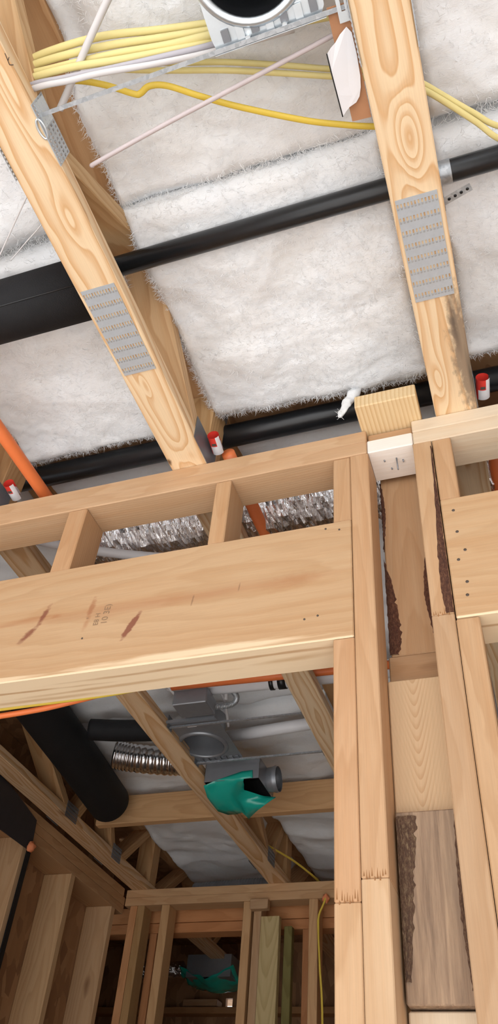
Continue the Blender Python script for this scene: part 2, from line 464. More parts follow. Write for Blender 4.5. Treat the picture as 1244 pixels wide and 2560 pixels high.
def tube(name, pts, r, mat, parent=None, rb=None, seg=12, sub=10, rfun=None, color=None, flat=(0, 0, 1)):
    path = smooth_path(pts, sub)
    c = sum(path, Vector()) / len(path)
    vs, fs = tube_geo([p - c for p in path], r, rb, seg, Vector(flat), rfun)
    me = mesh(name, vs, fs, True)
    return link(name, me, mat, parent, Matrix.Translation(c), color)

def join_geo(parts):
    V, F = [], []
    for vs, fs in parts:
        o = len(V); V += list(vs); F += [tuple(i + o for i in f) for f in fs]
    return V, F

def box_geo(x0, x1, y0, y1, z0, z1):
    v = [Vector((x, y, z)) for x in (x0, x1) for y in (y0, y1) for z in (z0, z1)]
    return v, [(0, 1, 3, 2), (4, 6, 7, 5), (0, 4, 5, 1), (2, 3, 7, 6), (0, 2, 6, 4), (1, 5, 7, 3)]

def nail_plate(name, origin, u, v, nrm, U, V, nc, nr, parent, mat=None, t=0.0012, label=None):
    """pressed steel truss plate: sheet with rows of punched slots and little tooth lips"""
    us = [0.0]; pu = U / nc
    for i in range(nc):
        us += [pu * (i + 0.26), pu * (i + 0.74)]
    us.append(U)
    vs_ = [0.0]; pv = V / nr
    for i in range(nr):
        vs_ += [pv * (i + 0.30), pv * (i + 0.74)]
    vs_.append(V)
    verts, faces = [], []
    for b in vs_:
        for a in us:
            verts.append(Vector((a, b, t)))
    w = len(us)
    for j in range(len(vs_) - 1):
        for i in range(w - 1):
            if i % 2 == 1 and j % 2 == 1:
                k = len(verts)
                a0, a1, b0, b1 = us[i], us[i + 1], vs_[j], vs_[j + 1]
                h = b1 - (b1 - b0) * 0.36
                verts += [Vector((a0, b1, t)), Vector((a1, b1, t)), Vector((a1, h, t * 2.2)), Vector((a0, h, t * 2.2)), Vector((a1, h, 0)), Vector((a0, h, 0))]
                faces += [(k + 3, k + 2, k + 1, k), (k + 5, k + 4, k + 2, k + 3)]
                continue
            faces.append((j * w + i, j * w + i + 1, (j + 1) * w + i + 1, (j + 1) * w + i))
    k = len(verts)
    verts += [Vector((0, 0, t)), Vector((U, 0, t)), Vector((U, V, t)), Vector((0, V, t)), Vector((0, 0, 0)), Vector((U, 0, 0)), Vector((U, V, 0)), Vector((0, V, 0))]
    faces += [(k, k + 4, k + 5, k + 1), (k + 1, k + 5, k + 6, k + 2), (k + 2, k + 6, k + 7, k + 3), (k + 3, k + 7, k + 4, k)]
    u = Vector(u).normalized(); v = Vector(v).normalized(); nv = Vector(nrm).normalized(); o = Vector(origin)
    mw = Matrix(((u.x, v.x, nv.x, o.x), (u.y, v.y, nv.y, o.y), (u.z, v.z, nv.z, o.z), (0, 0, 0, 1)))
    ob = link(name, mesh(name, verts, faces), mat or M['plate'], parent, mw)
    if label: ob['label'] = label
    return ob

# ------------------------------------------------------------------ key levels
T2, T4, T6 = 0.038, 0.089, 0.140
YW = 1.12                 # front of the near stud wall
ZP = 2.775                # top of wall plates = underside of trusses
ZCH = ZP + T2             # top of bottom chords
ZTC = 3.039               # underside of top chords
ZD = ZTC + T2             # underside of the floor deck above

# ------------------------------------------------------------------ setting
def slab(name, b, mat, label=None):
    vs, fs = box_geo(*b)
    o = link(name, mesh(name, vs, fs), mat)
    o['kind'] = 'structure'
    if label: o['label'] = label
    return o
slab('floor', (-14, 14, -16, 1.12, -0.1, 0), M['concrete'], 'bare grey concrete floor slab')
slab('floor_far', (-4.2, 3.2, 1.12, 5.7, -0.1, 0), M['subfloor'], 'unseen floor of the far room, made dark to cut bounce light')  # out of view; its dark colour keeps the far ceiling dim
slab('added_wall_near_left', (-2.9, -2.85, -2.6, 1.12, 0, ZD), M['drywall'], 'unseen left wall added to keep side light out of the near room')  # side walls added out of view so daylight comes only from behind
slab('added_wall_near_right', (2.4, 2.45, -2.6, 1.12, 0, ZD), M['drywall'], 'unseen right wall added to keep side light out of the near room')
slab('added_wall_front_left', (-2.85, -1.76, 1.13, 1.20, 0, ZD), M['osb'], 'unseen infill added left of the near stud wall to hold back light')  # infill added out of view so light passes only through the openings
slab('added_wall_front_right', (0.63, 2.4, 1.13, 1.20, 0, ZD), M['osb'], 'unseen infill added right of the near stud wall to hold back light')
slab('ceiling', (-4.2, 3.2, -2.6, 7.2, ZD, ZD + 0.02), M['osb'], 'oriented strand board deck above the trusses')

# ------------------------------------------------------------------ near stud wall
wall = empty('wall_front', (-0.6, YW, 0), 'near stud wall of pale framing lumber with a doorway header', kind='structure')
Y0, Y1 = YW, YW + T4
ZS = ZP - 2 * T2          # underside of double plate
board('top_plate', (-1.75, -0.206, Y0, Y1, ZP - T2 + 0.0006, ZP), M['pine'], wall, color=(1.05, 1.03, 1.0))
board('top_plate', (-1.75, -0.2055, Y0 - 0.0015, Y1, ZS, ZP - T2), M['pine'], wall, color=(1.04, 1.02, 1.0))
board('top_plate', (-0.2045, -0.1065, Y0 + 0.014, Y1, ZP - T2 + 0.002, ZP - 0.002), M['pine'], wall, color=(0.93, 0.88, 0.82))
o = board('top_plate', (-0.2045, -0.1065, Y0, Y1, ZS, ZP - T2 + 0.001), M['whitewood'], wall, axis='x', color=(1, 1, 1))
for k, (nx, ny, nl, tilt) in enumerate([(-0.174, 1.150, 0.004, 0), (-0.135, 1.158, 0.006, 0), (-0.163, 1.176, 0.004, 0), (-0.1475, 1.150, 0.030, 0.0)]):
    tube('nail', [(nx, ny, ZS + 0.002), (nx + 0.001, ny + nl * 0.25, ZS - nl)], 0.0016, M['steel_dark'], o, seg=8)
board('top_plate', (-0.1055, 0.62, Y0, Y1, ZP - T2 + 0.0006, ZP), M['pale'], wall, color=(1.0, 0.97, 0.93))
board('top_plate', (-0.1055, 0.62, Y0, Y1, ZS, ZP - T2), M['pale'], wall, color=(0.97, 0.93, 0.88))
# studs
board('king_stud', (-0.2425, -0.2035, Y0, Y1, 1.815, ZS), M['pine'], wall, color=(1.02, 0.97, 0.92), bev=0.0018)
board('king_stud', (-0.2425, -0.2035, Y0, Y1, 0.04, 1.8148), M['pine'], wall, color=(1.14, 1.20, 1.24), bev=0.0018)
board('jack_stud', (-0.2815, -0.2435, Y0 + 0.001, Y1, 1.785, 2.2235), M['pine'], wall, color=(1.04, 0.96, 0.90), bev=0.0018)
board('jack_stud', (-0.2815, -0.2435, Y0 + 0.001, Y1, 0.04, 1.7848), M['pine'], wall, color=(1.10, 1.10, 1.08), bev=0.0018)
KS = board('king_stud', (-0.1075, -0.0690, Y0, Y1, 2.245, ZS), M['pine'], wall, color=(1.0, 0.98, 0.94), bev=0.0018)
board('king_stud', (-0.1075, -0.0690, Y0, Y1, 0.04, 2.2448), M['pine'], wall, color=(0.92, 0.92, 0.92), bev=0.0018)
board('jack_stud', (-0.0680, -0.0290, Y0 + 0.001, Y1, 0.04, 2.2325), M['pine'], wall, color=(1.0, 0.97, 0.92))
board('cripple_stud', (-0.2805, -0.2435, Y0 + 0.002, Y1, 2.510, ZS), M['pine'], wall, color=(0.98, 0.93, 0.87))
board('cripple_stud', (-0.0670, -0.0290, Y0 + 0.001, Y1, 2.5205, ZS), M['pine'], wall, color=(0.98, 0.93, 0.87))
board('cripple_stud', (-0.5535, -0.5165, Y0 + 0.001, Y1, 2.510, ZS), M['pine'], wall, color=(1.0, 0.95, 0.88))
board('cripple_stud', (-0.9330, -0.8830, Y0 + 0.001, Y1, 2.508, ZS), M['pine'], wall, color=(1.0, 0.92, 0.84))
HC = (-0.2435 - 1.65) / 2
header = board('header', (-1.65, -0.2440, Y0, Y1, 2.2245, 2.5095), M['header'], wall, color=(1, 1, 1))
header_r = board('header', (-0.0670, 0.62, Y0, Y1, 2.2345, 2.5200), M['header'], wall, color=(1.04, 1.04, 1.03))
BB = []
# backing boards seen in the narrow bay between the two king studs
BB.append(board('backing_board', (-0.198, -0.1075, 1.2245, 1.262, 2.2440, 2.775), M['pine'], wall, axis='z', color=(0.94, 0.89, 0.83)))
BB.append(board('backing_board', (-0.2030, -0.1075, 1.2235, 1.262, 2.175, 2.2430), M['pine'], wall, axis='x', color=(0.84, 0.78, 0.72)))
BB.append(board('backing_board', (-0.2025, -0.1080, 1.1950, 1.2225, 1.934, 2.1735), M['cathedral'], wall, axis='z', color=(1.02, 1.0, 0.97)))
BB.append(board('backing_board', (-0.1995, -0.1080, 1.1755, 1.2225, 1.674, 1.930), M['weathered'], wall, axis='z', color=(1, 1, 1)))
BB.append(board('backing_board', (-0.2000, -0.1080, 1.1900, 1.2225, 0.4, 1.671), M['pale'], wall, axis='z', color=(1, 0.97, 0.92)))

# ------------------------------------------------------------------ trusses
def truss(xc, label, plates_y, mat, chord_col=None, web_col=None, far_webs=(), far_plates=()):
    y0, y1 = -2.4, 5.58
    t = empty('floor_truss', (xc, y0, ZP), label, 'truss', 'open web floor trusses')
    xa, xb = xc - T4 / 2, xc + T4 / 2
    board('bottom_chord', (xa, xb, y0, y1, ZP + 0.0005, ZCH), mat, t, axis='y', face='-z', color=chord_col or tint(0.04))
    board('top_chord', (xa, xb, y0, y1, ZTC, ZD - 0.0005), M['web'], t, axis='y', face='-z', color=(0.78, 0.68, 0.62))
    def web(a, za, b, zb):
        h = T2 / math.sin(math.atan2(ZTC - ZCH, abs(b - a))) / 2
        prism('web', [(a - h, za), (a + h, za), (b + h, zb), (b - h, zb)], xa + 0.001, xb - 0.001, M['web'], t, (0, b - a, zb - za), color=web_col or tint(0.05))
    for yb in (-1.10, -0.37, 0.36):
        web(yb + 0.032, ZCH, yb + 0.333, ZTC)
        web(yb + 0.397, ZTC, yb + 0.698, ZCH)
    for yp, wd in ((1.113, 0.078), (3.725, 0.078)):      # upright blocks over the bearing walls
        board('bearing_block', (xa + 0.001, xb - 0.001, yp, yp + wd, ZCH, ZTC), M['web'], t, axis='z', color=web_col or (1.05, 1.0, 0.92))
    for w in far_webs:
        web(*w)
    joints = [(0.36, ZP - 0.004, 0.105), (0.725, ZTC - 0.030, 0.10), (-0.37, ZP - 0.004, 0.10), (-0.005, ZTC - 0.030, 0.10)] + list(far_plates)
    for ya, zz, ln in joints:
        for sx in (-1, 1):
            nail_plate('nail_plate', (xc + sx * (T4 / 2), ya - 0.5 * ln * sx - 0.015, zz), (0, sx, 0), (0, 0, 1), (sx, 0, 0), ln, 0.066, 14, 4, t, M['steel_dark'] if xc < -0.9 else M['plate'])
    for sx in (1,):
        x = xc + sx * (T4 / 2 + 0.0006)
        vs, fs = box_geo(-0.0006, 0.0006, -0.062, 0.062, -0.037, 0.037)
        link('nail_plate', mesh('nail_plate', vs, fs), M['steel_dark'], t, Matrix.Translation((x, 1.098, 2.8125)))
        vs, fs = box_geo(-0.0006, 0.0006, -0.045, 0.045, -0.033, 0.033)
        link('nail_plate', mesh('nail_plate', vs, fs), M['steel_dark'], t, Matrix.Translation((x, 1.15, ZTC)))
    for (ya, yb) in plates_y:
        nail_plate('nail_plate', (xc + 0.036, ya, ZP - 0.0002), (-1, 0, 0), (0, 1, 0), (0, 0, -1), 0.073, yb - ya, 12, 8, t, M['plate'])
    return t
FW = [(1.26, ZCH, 1.52, ZTC), (1.62, ZTC, 1.95, ZCH), (2.02, ZCH, 2.30, ZTC), (2.50, ZTC, 2.86, ZCH), (2.95, ZCH, 3.10, ZTC), (3.19, ZTC, 3.31, ZCH), (3.42, ZCH, 3.66, ZTC), (3.90, ZCH, 4.2, ZTC), (4.3, ZTC, 4.6, ZCH), (4.68, ZCH, 4.95, ZTC)]
FP = [(2.91, ZP - 0.004, 0.10), (3.36, ZP - 0.004, 0.09)]
FW2 = [(1.26, ZCH, 1.52, ZTC), (1.62, ZTC, 1.95, ZCH), (3.16, ZTC, 3.45, ZCH), (3.52, ZCH, 3.68, ZTC), (3.90, ZCH, 4.2, ZTC), (4.3, ZTC, 4.6, ZCH)]
truss(-0.007, 'pale yellow pine truss with the large oval knot and bold grain on its underside', [(0.626, 0.834)], M['syp0'], (1.0, 0.98, 0.95))
TR1 = truss(-0.630, 'pale pine truss left of the first, carrying the light hanger ring and a slotted plate', [(0.630, 0.838)], M['syp1'], (1.02, 1.0, 0.97), None, FW2)
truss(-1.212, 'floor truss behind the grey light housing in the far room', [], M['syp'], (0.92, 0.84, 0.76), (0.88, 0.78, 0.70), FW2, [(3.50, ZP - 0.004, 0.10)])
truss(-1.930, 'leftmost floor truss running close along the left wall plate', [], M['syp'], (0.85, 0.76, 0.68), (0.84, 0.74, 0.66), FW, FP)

for a, b in [((-0.5835, 0.212), (-0.5850, 0.229)), ((-0.5850, 0.229), (-0.5790, 0.231)), ((-0.5845, 0.223), (-0.5800, 0.219))]:
    tube('pencil_mark', [(a[0] - 0.004, a[1], ZP + 0.0004), (b[0] - 0.004, b[1], ZP + 0.0004)], 0.0007, M['ink'], TR1, seg=5)

# ------------------------------------------------------------------ insulation
def batt(xa, xb, ya, yb, zb, seed, label, step=0.006, amp=1.0, color=(1, 1, 1), bulge=0.012, lift=None, fuzz=0):
    cx, cy = (xa + xb) / 2, (ya + yb) / 2
    nx = int((xb - xa) / step); ny = int((yb - ya) / step)
    vs, fs = [], []
    for j in range(ny + 1):
        v = j / ny
        for i in range(nx + 1):
            u = i / nx
            x = xa + (xb - xa) * u; y = ya + (yb - ya) * v
            q = Vector((x, y, seed * 3.7))
            eu = min(u, 1 - u) * (xb - xa); ev = min(v, 1 - v) * (yb - ya)
            e = min(eu, ev)
            rnd = 1 - (1 - min(1, eu / 0.022)) ** 2.2
            rnv = 1 - (1 - min(1, ev / 0.035)) ** 2.2
            z = zb + 0.024 - 0.024 * rnd * rnv - bulge * math.sin(math.pi * min(1, max(0, u))) * rnv
            if lift:
                z += lift(x, y)
            n1 = noise.noise(q * 6.5); n2 = noise.noise(q * 15.0 + Vector((4, 1, 0))); 
            n3 = noise.noise(Vector((x * 34, y * 44, seed))); n4 = noise.noise(Vector((x * 90, y * 110, seed + 9)))
            fold = -abs(noise.noise(Vector((x * 3.1 + 0.6 * n1, y * 7.5, seed * 1.3)))) 
            z += amp * (0.020 * n1 + 0.006 * n2 + 0.0026 * n3 + 0.0012 * n4 - 0.016 * (fold + 0.25))
            dx = 0.012 * noise.noise(q * 12 + Vector((0, 0, 7))) + 0.004 * noise.noise(q * 50)
            dx *= min(1, eu / 0.03); dy = min(1, ev / 0.03) * (0.012 * noise.noise(q * 12 + Vector((0, 9, 0))) + 0.004 * noise.noise(q * 50 + Vector((3, 3, 3))))
            vs.append(Vector((x + dx - cx, y + dy - cy, min(z, ZD - 0.012) - zb)))
    w = nx + 1
    for j in range(ny):
        for i in range(nx):
            a = j * w + i
            fs.append((a, a + w, a + w + 1, a + 1))
    rim = [i for i in range(w)] + [j * w + nx for j in range(1, ny + 1)] + [ny * w + i for i in range(nx - 1, -1, -1)] + [j * w for j in range(ny - 1, 0, -1)]
    k0 = len(vs)
    for r in rim:
        vs.append(Vector((vs[r].x, vs[r].y, ZD - 0.004 - zb)))
    m = len(rim)
    for i in range(m):
        fs.append((rim[i], rim[(i + 1) % m], k0 + (i + 1) % m, k0 + i))
    fs.append(tuple(k0 + i for i in range(m))[::-1])
    o = link('insulation_batt', mesh('batt', vs, fs, True), M['insul'], None, Matrix.Translation((cx, cy, zb)), color)
    if fuzz:
        fv, ff = [], []
        rg = random.Random(seed)
        for k in range(fuzz):
            if k % 4 == 0:
                a = rim[rg.randrange(m)]
            else:
                a = rg.randrange((nx + 1) * (ny + 1))
            p = vs[a]
            th = rg.uniform(0, 6.283)
            d = Vector((math.cos(th), math.sin(th), 0)) * rg.uniform(0.006, 0.022)
            hgt = -rg.uniform(0.0, 0.005)
            sd = Vector((-math.sin(th), math.cos(th), 0)) * rg.uniform(0.00022, 0.0005)
            mid = p + d * 0.5 + Vector((0, 0, hgt)) + sd * rg.uniform(-8, 8)
            end = p + d + Vector((0, 0, hgt * rg.uniform(-0.6, 1.6) + 0.001))
            b = len(fv)
            p = p + Vector((0, 0, 0.001))
            fv += [p - sd, p + sd, mid + sd, mid - sd, end]
            ff += [(b, b + 1, b + 2, b + 3), (b + 3, b + 2, b + 4)]
        w_ = link('loose_fibres', mesh('loose_fibres', fv, ff, True), M['insul'], o, Matrix.Translation((cx, cy, zb)), color)
        w_['kind'] = 'stuff'
    return props(o, label, 'insulation', 'fibreglass batts between the trusses')
G = -0.002
x0a, x0b = -0.630 + T4 / 2 + G - 0.005, -0.007 - T4 / 2 - G
def up_left(x, y):
    t = max(0.0, min(1.0, (0.40 - y) / 0.15)) * max(0.0, min(1.0, (-0.44 - x) / 0.13))
    return 0.075 * t * t * (3 - 2 * t)
batt(x0a, x0b, -0.75, 0.573, 2.962, 1, 'white insulation batt behind the yellow cables, above the recessed light pan', lift=up_left, fuzz=16000)
batt(x0a, x0b, 0.576, 1.145, 2.950, 2, 'large white insulation batt in the middle, between the two black pipes', fuzz=14000, bulge=0.0)
batt(x0a, x0b, 1.250, 2.35, 3.012, 3, 'insulation batt just behind the near top plate, over the foil duct', 0.012)
xr = -0.007 + T4 / 2 + G
batt(xr, xr + 0.53, -0.75, 0.59, 2.972, 4, 'white insulation batt at the upper right above the black pipe', 0.008, fuzz=9000)
batt(xr, xr + 0.53, 0.61, 1.14, 2.972, 5, 'white insulation batt right of the knotty truss below the pipe strap', 0.008, fuzz=9000)
xl, xl2 = -1.212 + T4 / 2 + G, -0.630 - T4 / 2 - G
batt(xl, xl2, -0.75, 0.59, 2.985, 6, 'insulation batt at the upper left edge above the thick black tube', 0.009, fuzz=8000)
batt(xl, xl2, 0.61, 1.176, 2.982, 7, 'white insulation batt at the left, below the thick black tube', 0.007, fuzz=10000)
batt(xl, xl2, 1.255, 2.52, 3.012, 8, 'shaded insulation batt above the grey light housing', 0.012)
batt(xl, xl2, 2.55, 4.9, 2.985, 9, 'grey shaded insulation batt beyond the teal wrapped duct boot', 0.012)
x3, x4 = -1.930 + T4 / 2 + G, -1.212 - T4 / 2 - G
batt(x3, x4, 1.255, 2.57, 3.020, 10, 'shaded insulation batt above the hanging black foam tube', 0.014)
batt(x3, x4, 2.61, 4.9, 3.005, 11, 'grey insulation batt beyond the short ribbed foil duct', 0.012)
batt(x0a, x0b, 2.39, 4.9, 2.985, 12, 'grey insulation batt at the far right behind the wood strongback', 0.014)

# hanging tuft of fibreglass by the top plate
def tuft():
    vs, fs = [], []
    path = smooth_path([(-0.215, 1.135, 2.995), (-0.226, 1.130, 2.945), (-0.246, 1.126, 2.898), (-0.266, 1.125, 2.850)], 12)
    n = len(path)
    parts = []
    def rf(t):
        return 0.25 + 0.95 * math.sin(math.pi * min(1, 0.12 + 0.8 * t)) 
    g0 = tube_geo(path, 0.011, 0.007, 12, Vector((0, 1, 0)), rf)
    V = []
    for i, v in enumerate(g0[0]):
        q = v * 60
        V.append(v + Vector((noise.noise(q), noise.noise(q + Vector((5, 0, 0))), noise.noise(q + Vector((0, 5, 0))))) * 0.006)
    parts.append((V, g0[1]))
    for k in range(70):
        a = random.choice(path)
        d = Vector((random.uniform(-1, 0.6), random.uniform(-.5, .5), random.uniform(-1, 0.8))).normalized() * random.uniform(0.008, 0.022)
        b = a + d * 0.6 + Vector((0, 0, random.uniform(-.004, .004)))
        parts.append(tube_geo(smooth_path([a, b, a + d], 3), 0.0004, None, 3))
    c = Vector((-0.235, 1.13, 2.92))
    V, F = join_geo(parts)
    o = link('insulation_tuft', mesh('insulation_tuft', [v - c for v in V], F, True), M['insul'], None, Matrix.Translation(c))
    props(o, 'loose white tuft of insulation hanging beside the short plate end', 'insulation')
tuft()

# ------------------------------------------------------------------ lapped plate end resting on the near wall
M['striped'] = wood('straight_grained_end', (0.86, 0.70, 0.47), (0.68, 0.47, 0.25), ring=110, contrast=0.8, knots=0.0, oz=0.004, oy=0.30, wob=0.004, taper=0.01, fixed=0.2, streak=0.1)
o = board('plate_end', (-0.2155, -0.0825, 1.052, 1.205, ZP + 0.0008, ZP + 0.0395), M['striped'], None, axis='y', face='-z', color=(0.97, 0.90, 0.78))
props(o, 'short sawn board end lying on the near top plate beside the knotty truss', 'board')

# ------------------------------------------------------------------ far left wall
wl = empty('wall_left', (-2.0, 2.8, 0), 'left stud wall of the far room with brown sheathing', kind='structure')
for a, b, z0, z1, c in [(2.0, 3.70, ZP - T2 + 0.001, ZP, (0.90, 0.84, 0.78)), (2.0, 3.72, ZP - 2 * T2 + 0.001, ZP - T2, (0.84, 0.76, 0.70)), (2.0, 3.72, ZP - 3 * T2, ZP - 2 * T2, (0.80, 0.72, 0.66))]:
    board('top_plate', (-2.0 - T6, -2.0, a, b, z0, z1), M['far'], wl, axis='y', face='+x', color=c)
for y in (2.36, 2.775, 3.181, 3.597):
    board('stud', (-2.0 - T6, -2.0, y, y + T2, 0.04, ZP - 3 * T2 - 0.0005), M['far'], wl, axis='z', color=tint(0.1))
vs, fs = box_geo(-2.0 - T6 - 0.015, -2.0 - T6 - 0.001, 1.3, 3.80, 0, ZD - 0.001)
link('sheathing', mesh('sheathing', vs, fs), M['osb'], wl, color=(1, 1, 1))

# ------------------------------------------------------------------ far back wall
YB = 3.72
wb = empty('wall_back', (-1.4, YB, 0), 'back stud wall of the far room open to a dark space', kind='structure')
board('top_plate', (-1.998, 0.6, YB, YB + T4, ZP - T2 + 0.0006, ZP), M['far'], wb, color=(1.04, 1.0, 0.95))
board('top_plate', (-1.998, 0.6, YB - 0.001, YB + T4, ZP - 2 * T2, ZP - T2), M['far'], wb, color=(1.0, 0.95, 0.90))
ZB = ZP - 2 * T2 - 0.0005
for xa, wdt, c in [(-1.965, 0.038, (1.05, 0.82, 0.68)), (-1.925, 0.038, (0.75, 0.70, 0.56)), (-1.795, 0.042, (1.0, 0.95, 0.85)), (-1.372, 0.040, (1.02, 0.96, 0.86)), (-1.052, 0.042, (1.0, 0.93, 0.84))]:
    board('stud', (xa, xa + wdt, YB, YB + T4, 0.04, ZB), M['far'], wb, color=c)
board('stud', (-1.322, -1.284, YB + 0.01, YB + T4, 0.04, ZB), M['pine'], wb, color=(0.92, 0.90, 0.86))
board('blocking', (-1.330, -1.242, YB - 0.03, YB + 0.008, ZB - 0.045, ZB - 0.001), M['pine'], wb, axis='x', color=(0.92, 0.90, 0.86))
board('treated_stud', (-1.278, -1.189, YB - 0.012, YB + 0.026, 0.04, 2.626), M['treated'], wb, color=(1, 1, 1))
board('treated_stud', (-1.183, -1.145, YB + 0.05, YB + T4, 0.04, 2.60), M['treated'], wb, color=(0.35, 0.38, 0.25))
# second frame close behind
YC = 3.86
board('rear_plate', (-2.3, 0.6, YC, YC + T4, 2.662, 2.735), M['far'], wb, color=(1.0, 0.72, 0.55))
board('rear_plate', (-2.3, 0.6, YC + 0.003, YC + T4, 2.615, 2.660), M['far'], wb, color=(0.95, 0.66, 0.50))
for xa in (-1.905, -1.12, -0.93):
    board('rear_stud', (xa, xa + T2, YC, YC + T4, 0.04, 2.614), M['far'], wb, color=(0.85, 0.58, 0.44))

# ------------------------------------------------------------------ dark space behind
for nm, b, lb in [('added_wall_right', (1.55, 1.6, 1.3, 5.6, 0, ZD), 'unseen wall added right of the far room to keep it dark'),  # added out of view to block light from the right
              ('wall_far_left', (-4.2, -4.1, 3.85, 5.6, 0, ZD), 'dim left wall of the dark space'),
              ('wall_stub', (-4.1, -2.16, 3.82, 3.85, 0, ZD), 'short sheathed wall left of the back frame')]:
    slab(nm, b, M['osb'], lb)
wf = empty('wall_far', (-1.0, 5.6, 0), 'dim far wall of the dark space with one small daylight gap', kind='structure')
for b in [(-4.2, -2.141, 5.60, 5.64, 0, ZD), (-2.093, 3.2, 5.60, 5.64, 0, ZD), (-2.141, -2.093, 5.60, 5.64, 0, 2.695), (-2.141, -2.093, 5.60, 5.64, 2.750, ZD)]:
    vs, fs = box_geo(*b)
    link('sheathing', mesh('sheathing', vs, fs), M['osb'], wf)
board('top_plate', (-3.4, 0.6, 5.50, 5.59, 2.64, 2.678), M['far'], wf, color=(0.8, 0.65, 0.52))
board('top_plate', (-2.40, -2.16, 5.49, 5.59, 2.682, 2.72), M['pine'], wf, color=(0.9, 0.88, 0.85))

# ------------------------------------------------------------------ bark and stamps on the near wall
def bark_strip(parent, y, left, right, zs, color=(1, 1, 1), seed=1, depth=0.0035, jag=0.0022):
    """rough wane strip between two edges given at heights zs, on a face looking to -y"""
    n = 40; m = 7
    def at(a, t):
        f = t * (len(a) - 1); i = min(int(f), len(a) - 2); return a[i] + (a[i + 1] - a[i]) * (f - i)
    vs, fs = [], []
    zc = (zs[0] + zs[-1]) / 2; xc = sum(left) / len(left)
    for j in range(n + 1):
        t = j / n; z = at(zs, t)
        xl_ = at(left, t) + 0.0022 * noise.noise(Vector((z * 110, seed, 0))) + 0.0012 * noise.noise(Vector((z * 320, seed, 4)))
        xr_ = at(right, t) + jag * noise.noise(Vector((z * 110, seed + 5, 0))) + 0.0012 * noise.noise(Vector((z * 320, seed + 8, 4)))
        for i in range(m + 1):
            u = i / m
            e = math.sin(math.pi * u)
            d = (0.0006 + depth * e * (0.6 + 0.9 * noise.noise(Vector((z * 90, u * 4, seed)))))
            vs.append(Vector((xl_ + (xr_ - xl_) * u - xc, -max(0.0004, d) if 0 < i < m else 0.0006, z - zc)))
    for j in range(n):
        for i in range(m):
            a = j * (m + 1) + i
            fs.append((a, a + 1, a + m + 2, a + m + 1))
    mw = Matrix(((1, 0, 0, xc), (0, 1, 0, y), (0, 0, 1, zc), (0, 0, 0, 1)))
    o = link('bark_strip', mesh('bark_strip', vs, fs, True), M['bark'], parent, mw, color)
    o['label'] = 'dark rough bark edge'
    return o
bark_strip(BB[0], 1.2245, [-0.2005, -0.2005, -0.2005, -0.2005, -0.2005], [-0.182, -0.175, -0.178, -0.185, -0.200], [2.246, 2.285, 2.34, 2.41, 2.48], (1, 0.9, 0.85), 1, 0.007, 0.005)
bark_strip(BB[0], 1.2245, [-0.1995] * 5, [-0.198, -0.193, -0.190, -0.192, -0.197], [2.50, 2.56, 2.61, 2.66, 2.705], (0.9, 0.8, 0.75), 2, 0.004)
bark_strip(BB[0], 1.2245, [-0.114, -0.121, -0.128, -0.125, -0.119], [-0.1085, -0.1085, -0.1085, -0.1085, -0.1085], [2.25, 2.31, 2.37, 2.42, 2.47], (1, 0.9, 0.85), 3, 0.003)
bark_strip(BB[3], 1.1755, [-0.1990] * 5, [-0.190, -0.184, -0.177, -0.170, -0.167], [1.70, 1.76, 1.83, 1.89, 1.922], (1.25, 1.75, 1.9), 4, 0.006, 0.007)
bark_strip(BB[3], 1.1755, [-0.114, -0.117, -0.119, -0.116, -0.113], [-0.1085] * 5, [1.69, 1.74, 1.80, 1.87, 1.925], (1.3, 1.7, 1.8), 6, 0.003)
bark_strip(KS, YW, [-0.083, -0.087, -0.085, -0.080, -0.0745, -0.0720], [-0.0693] * 6, [2.246, 2.30, 2.376, 2.467, 2.577, 2.680], (0.9, 0.85, 0.8), 5, 0.003)

def finger_joint(x0, x1, z, y, seed, lng=0.016):
    rg = random.Random(seed)
    vs, fs = [], []
    n = 9
    for k in range(n):
        xa = x0 + (x1 - x0) * (k + 0.15) / n; xb = x0 + (x1 - x0) * (k + 0.75) / n
        h = lng * rg.uniform(0.35, 1.0); up = rg.uniform(-0.004, 0.004)
        b = len(vs)
        vs += [Vector((xa, y, z + up)), Vector((xb, y, z + up)), Vector(((xa + xb) / 2, y, z + up + h))]
        vs += [v + Vector((0, 0.0006, 0)) for v in vs[-3:]]
        fs += [(b, b + 1, b + 2), (b, b + 3, b + 4, b + 1), (b + 1, b + 4, b + 5, b + 2), (b + 2, b + 5, b + 3, b)]
    link('finger_joint', mesh('finger_joint', vs, fs), M['rustmark'], wall)
finger_joint(-0.240, -0.206, 1.815, Y0 - 0.0003, 1)
finger_joint(-0.279, -0.246, 1.785, Y0 + 0.0007, 2)
finger_joint(-0.105, -0.072, 2.245, Y0 - 0.0003, 3)

def text_on(parent, body, loc, size, rot, mat):
    cu = bpy.data.curves.new('stamp', 'FONT')
    cu.body = body; cu.size = size; cu.extrude = 0.0
    tmp = bpy.data.objects.new('tmp', cu)
    me = bpy.data.meshes.new_from_object(tmp)
    bpy.data.objects.remove(tmp); bpy.data.curves.remove(cu)
    me.materials.clear()
    mw = Matrix.Translation(loc) @ Matrix.Rotation(math.pi / 2, 4, 'X') @ Matrix.Rotation(rot, 4, 'Z')
    return link('stamp', me, mat, parent, mw)
s1 = text_on(header, '10 3E)', (-0.752, YW - 0.0006, 2.335), 0.020, math.pi / 2 - 0.02, M['ink_soft'])
s2 = text_on(header, 'E8 H', (-0.772, YW - 0.0006, 2.335), 0.016, math.pi / 2 - 0.02, M['ink_soft'])
s3 = text_on(header, '-', (-0.803, YW - 0.0006, 2.353), 0.02, 0, M['ink_soft'])
for x, z in [(-0.045, 2.485), (-0.044, 2.429), (-0.035, 2.382), (-0.049, 2.361), (-0.040, 2.308), (-0.043, 2.279)]:
    tube('nail', [(x, YW - 0.0008, z), (x, YW + 0.004, z)], 0.0030, M['ink'], header_r, seg=8)
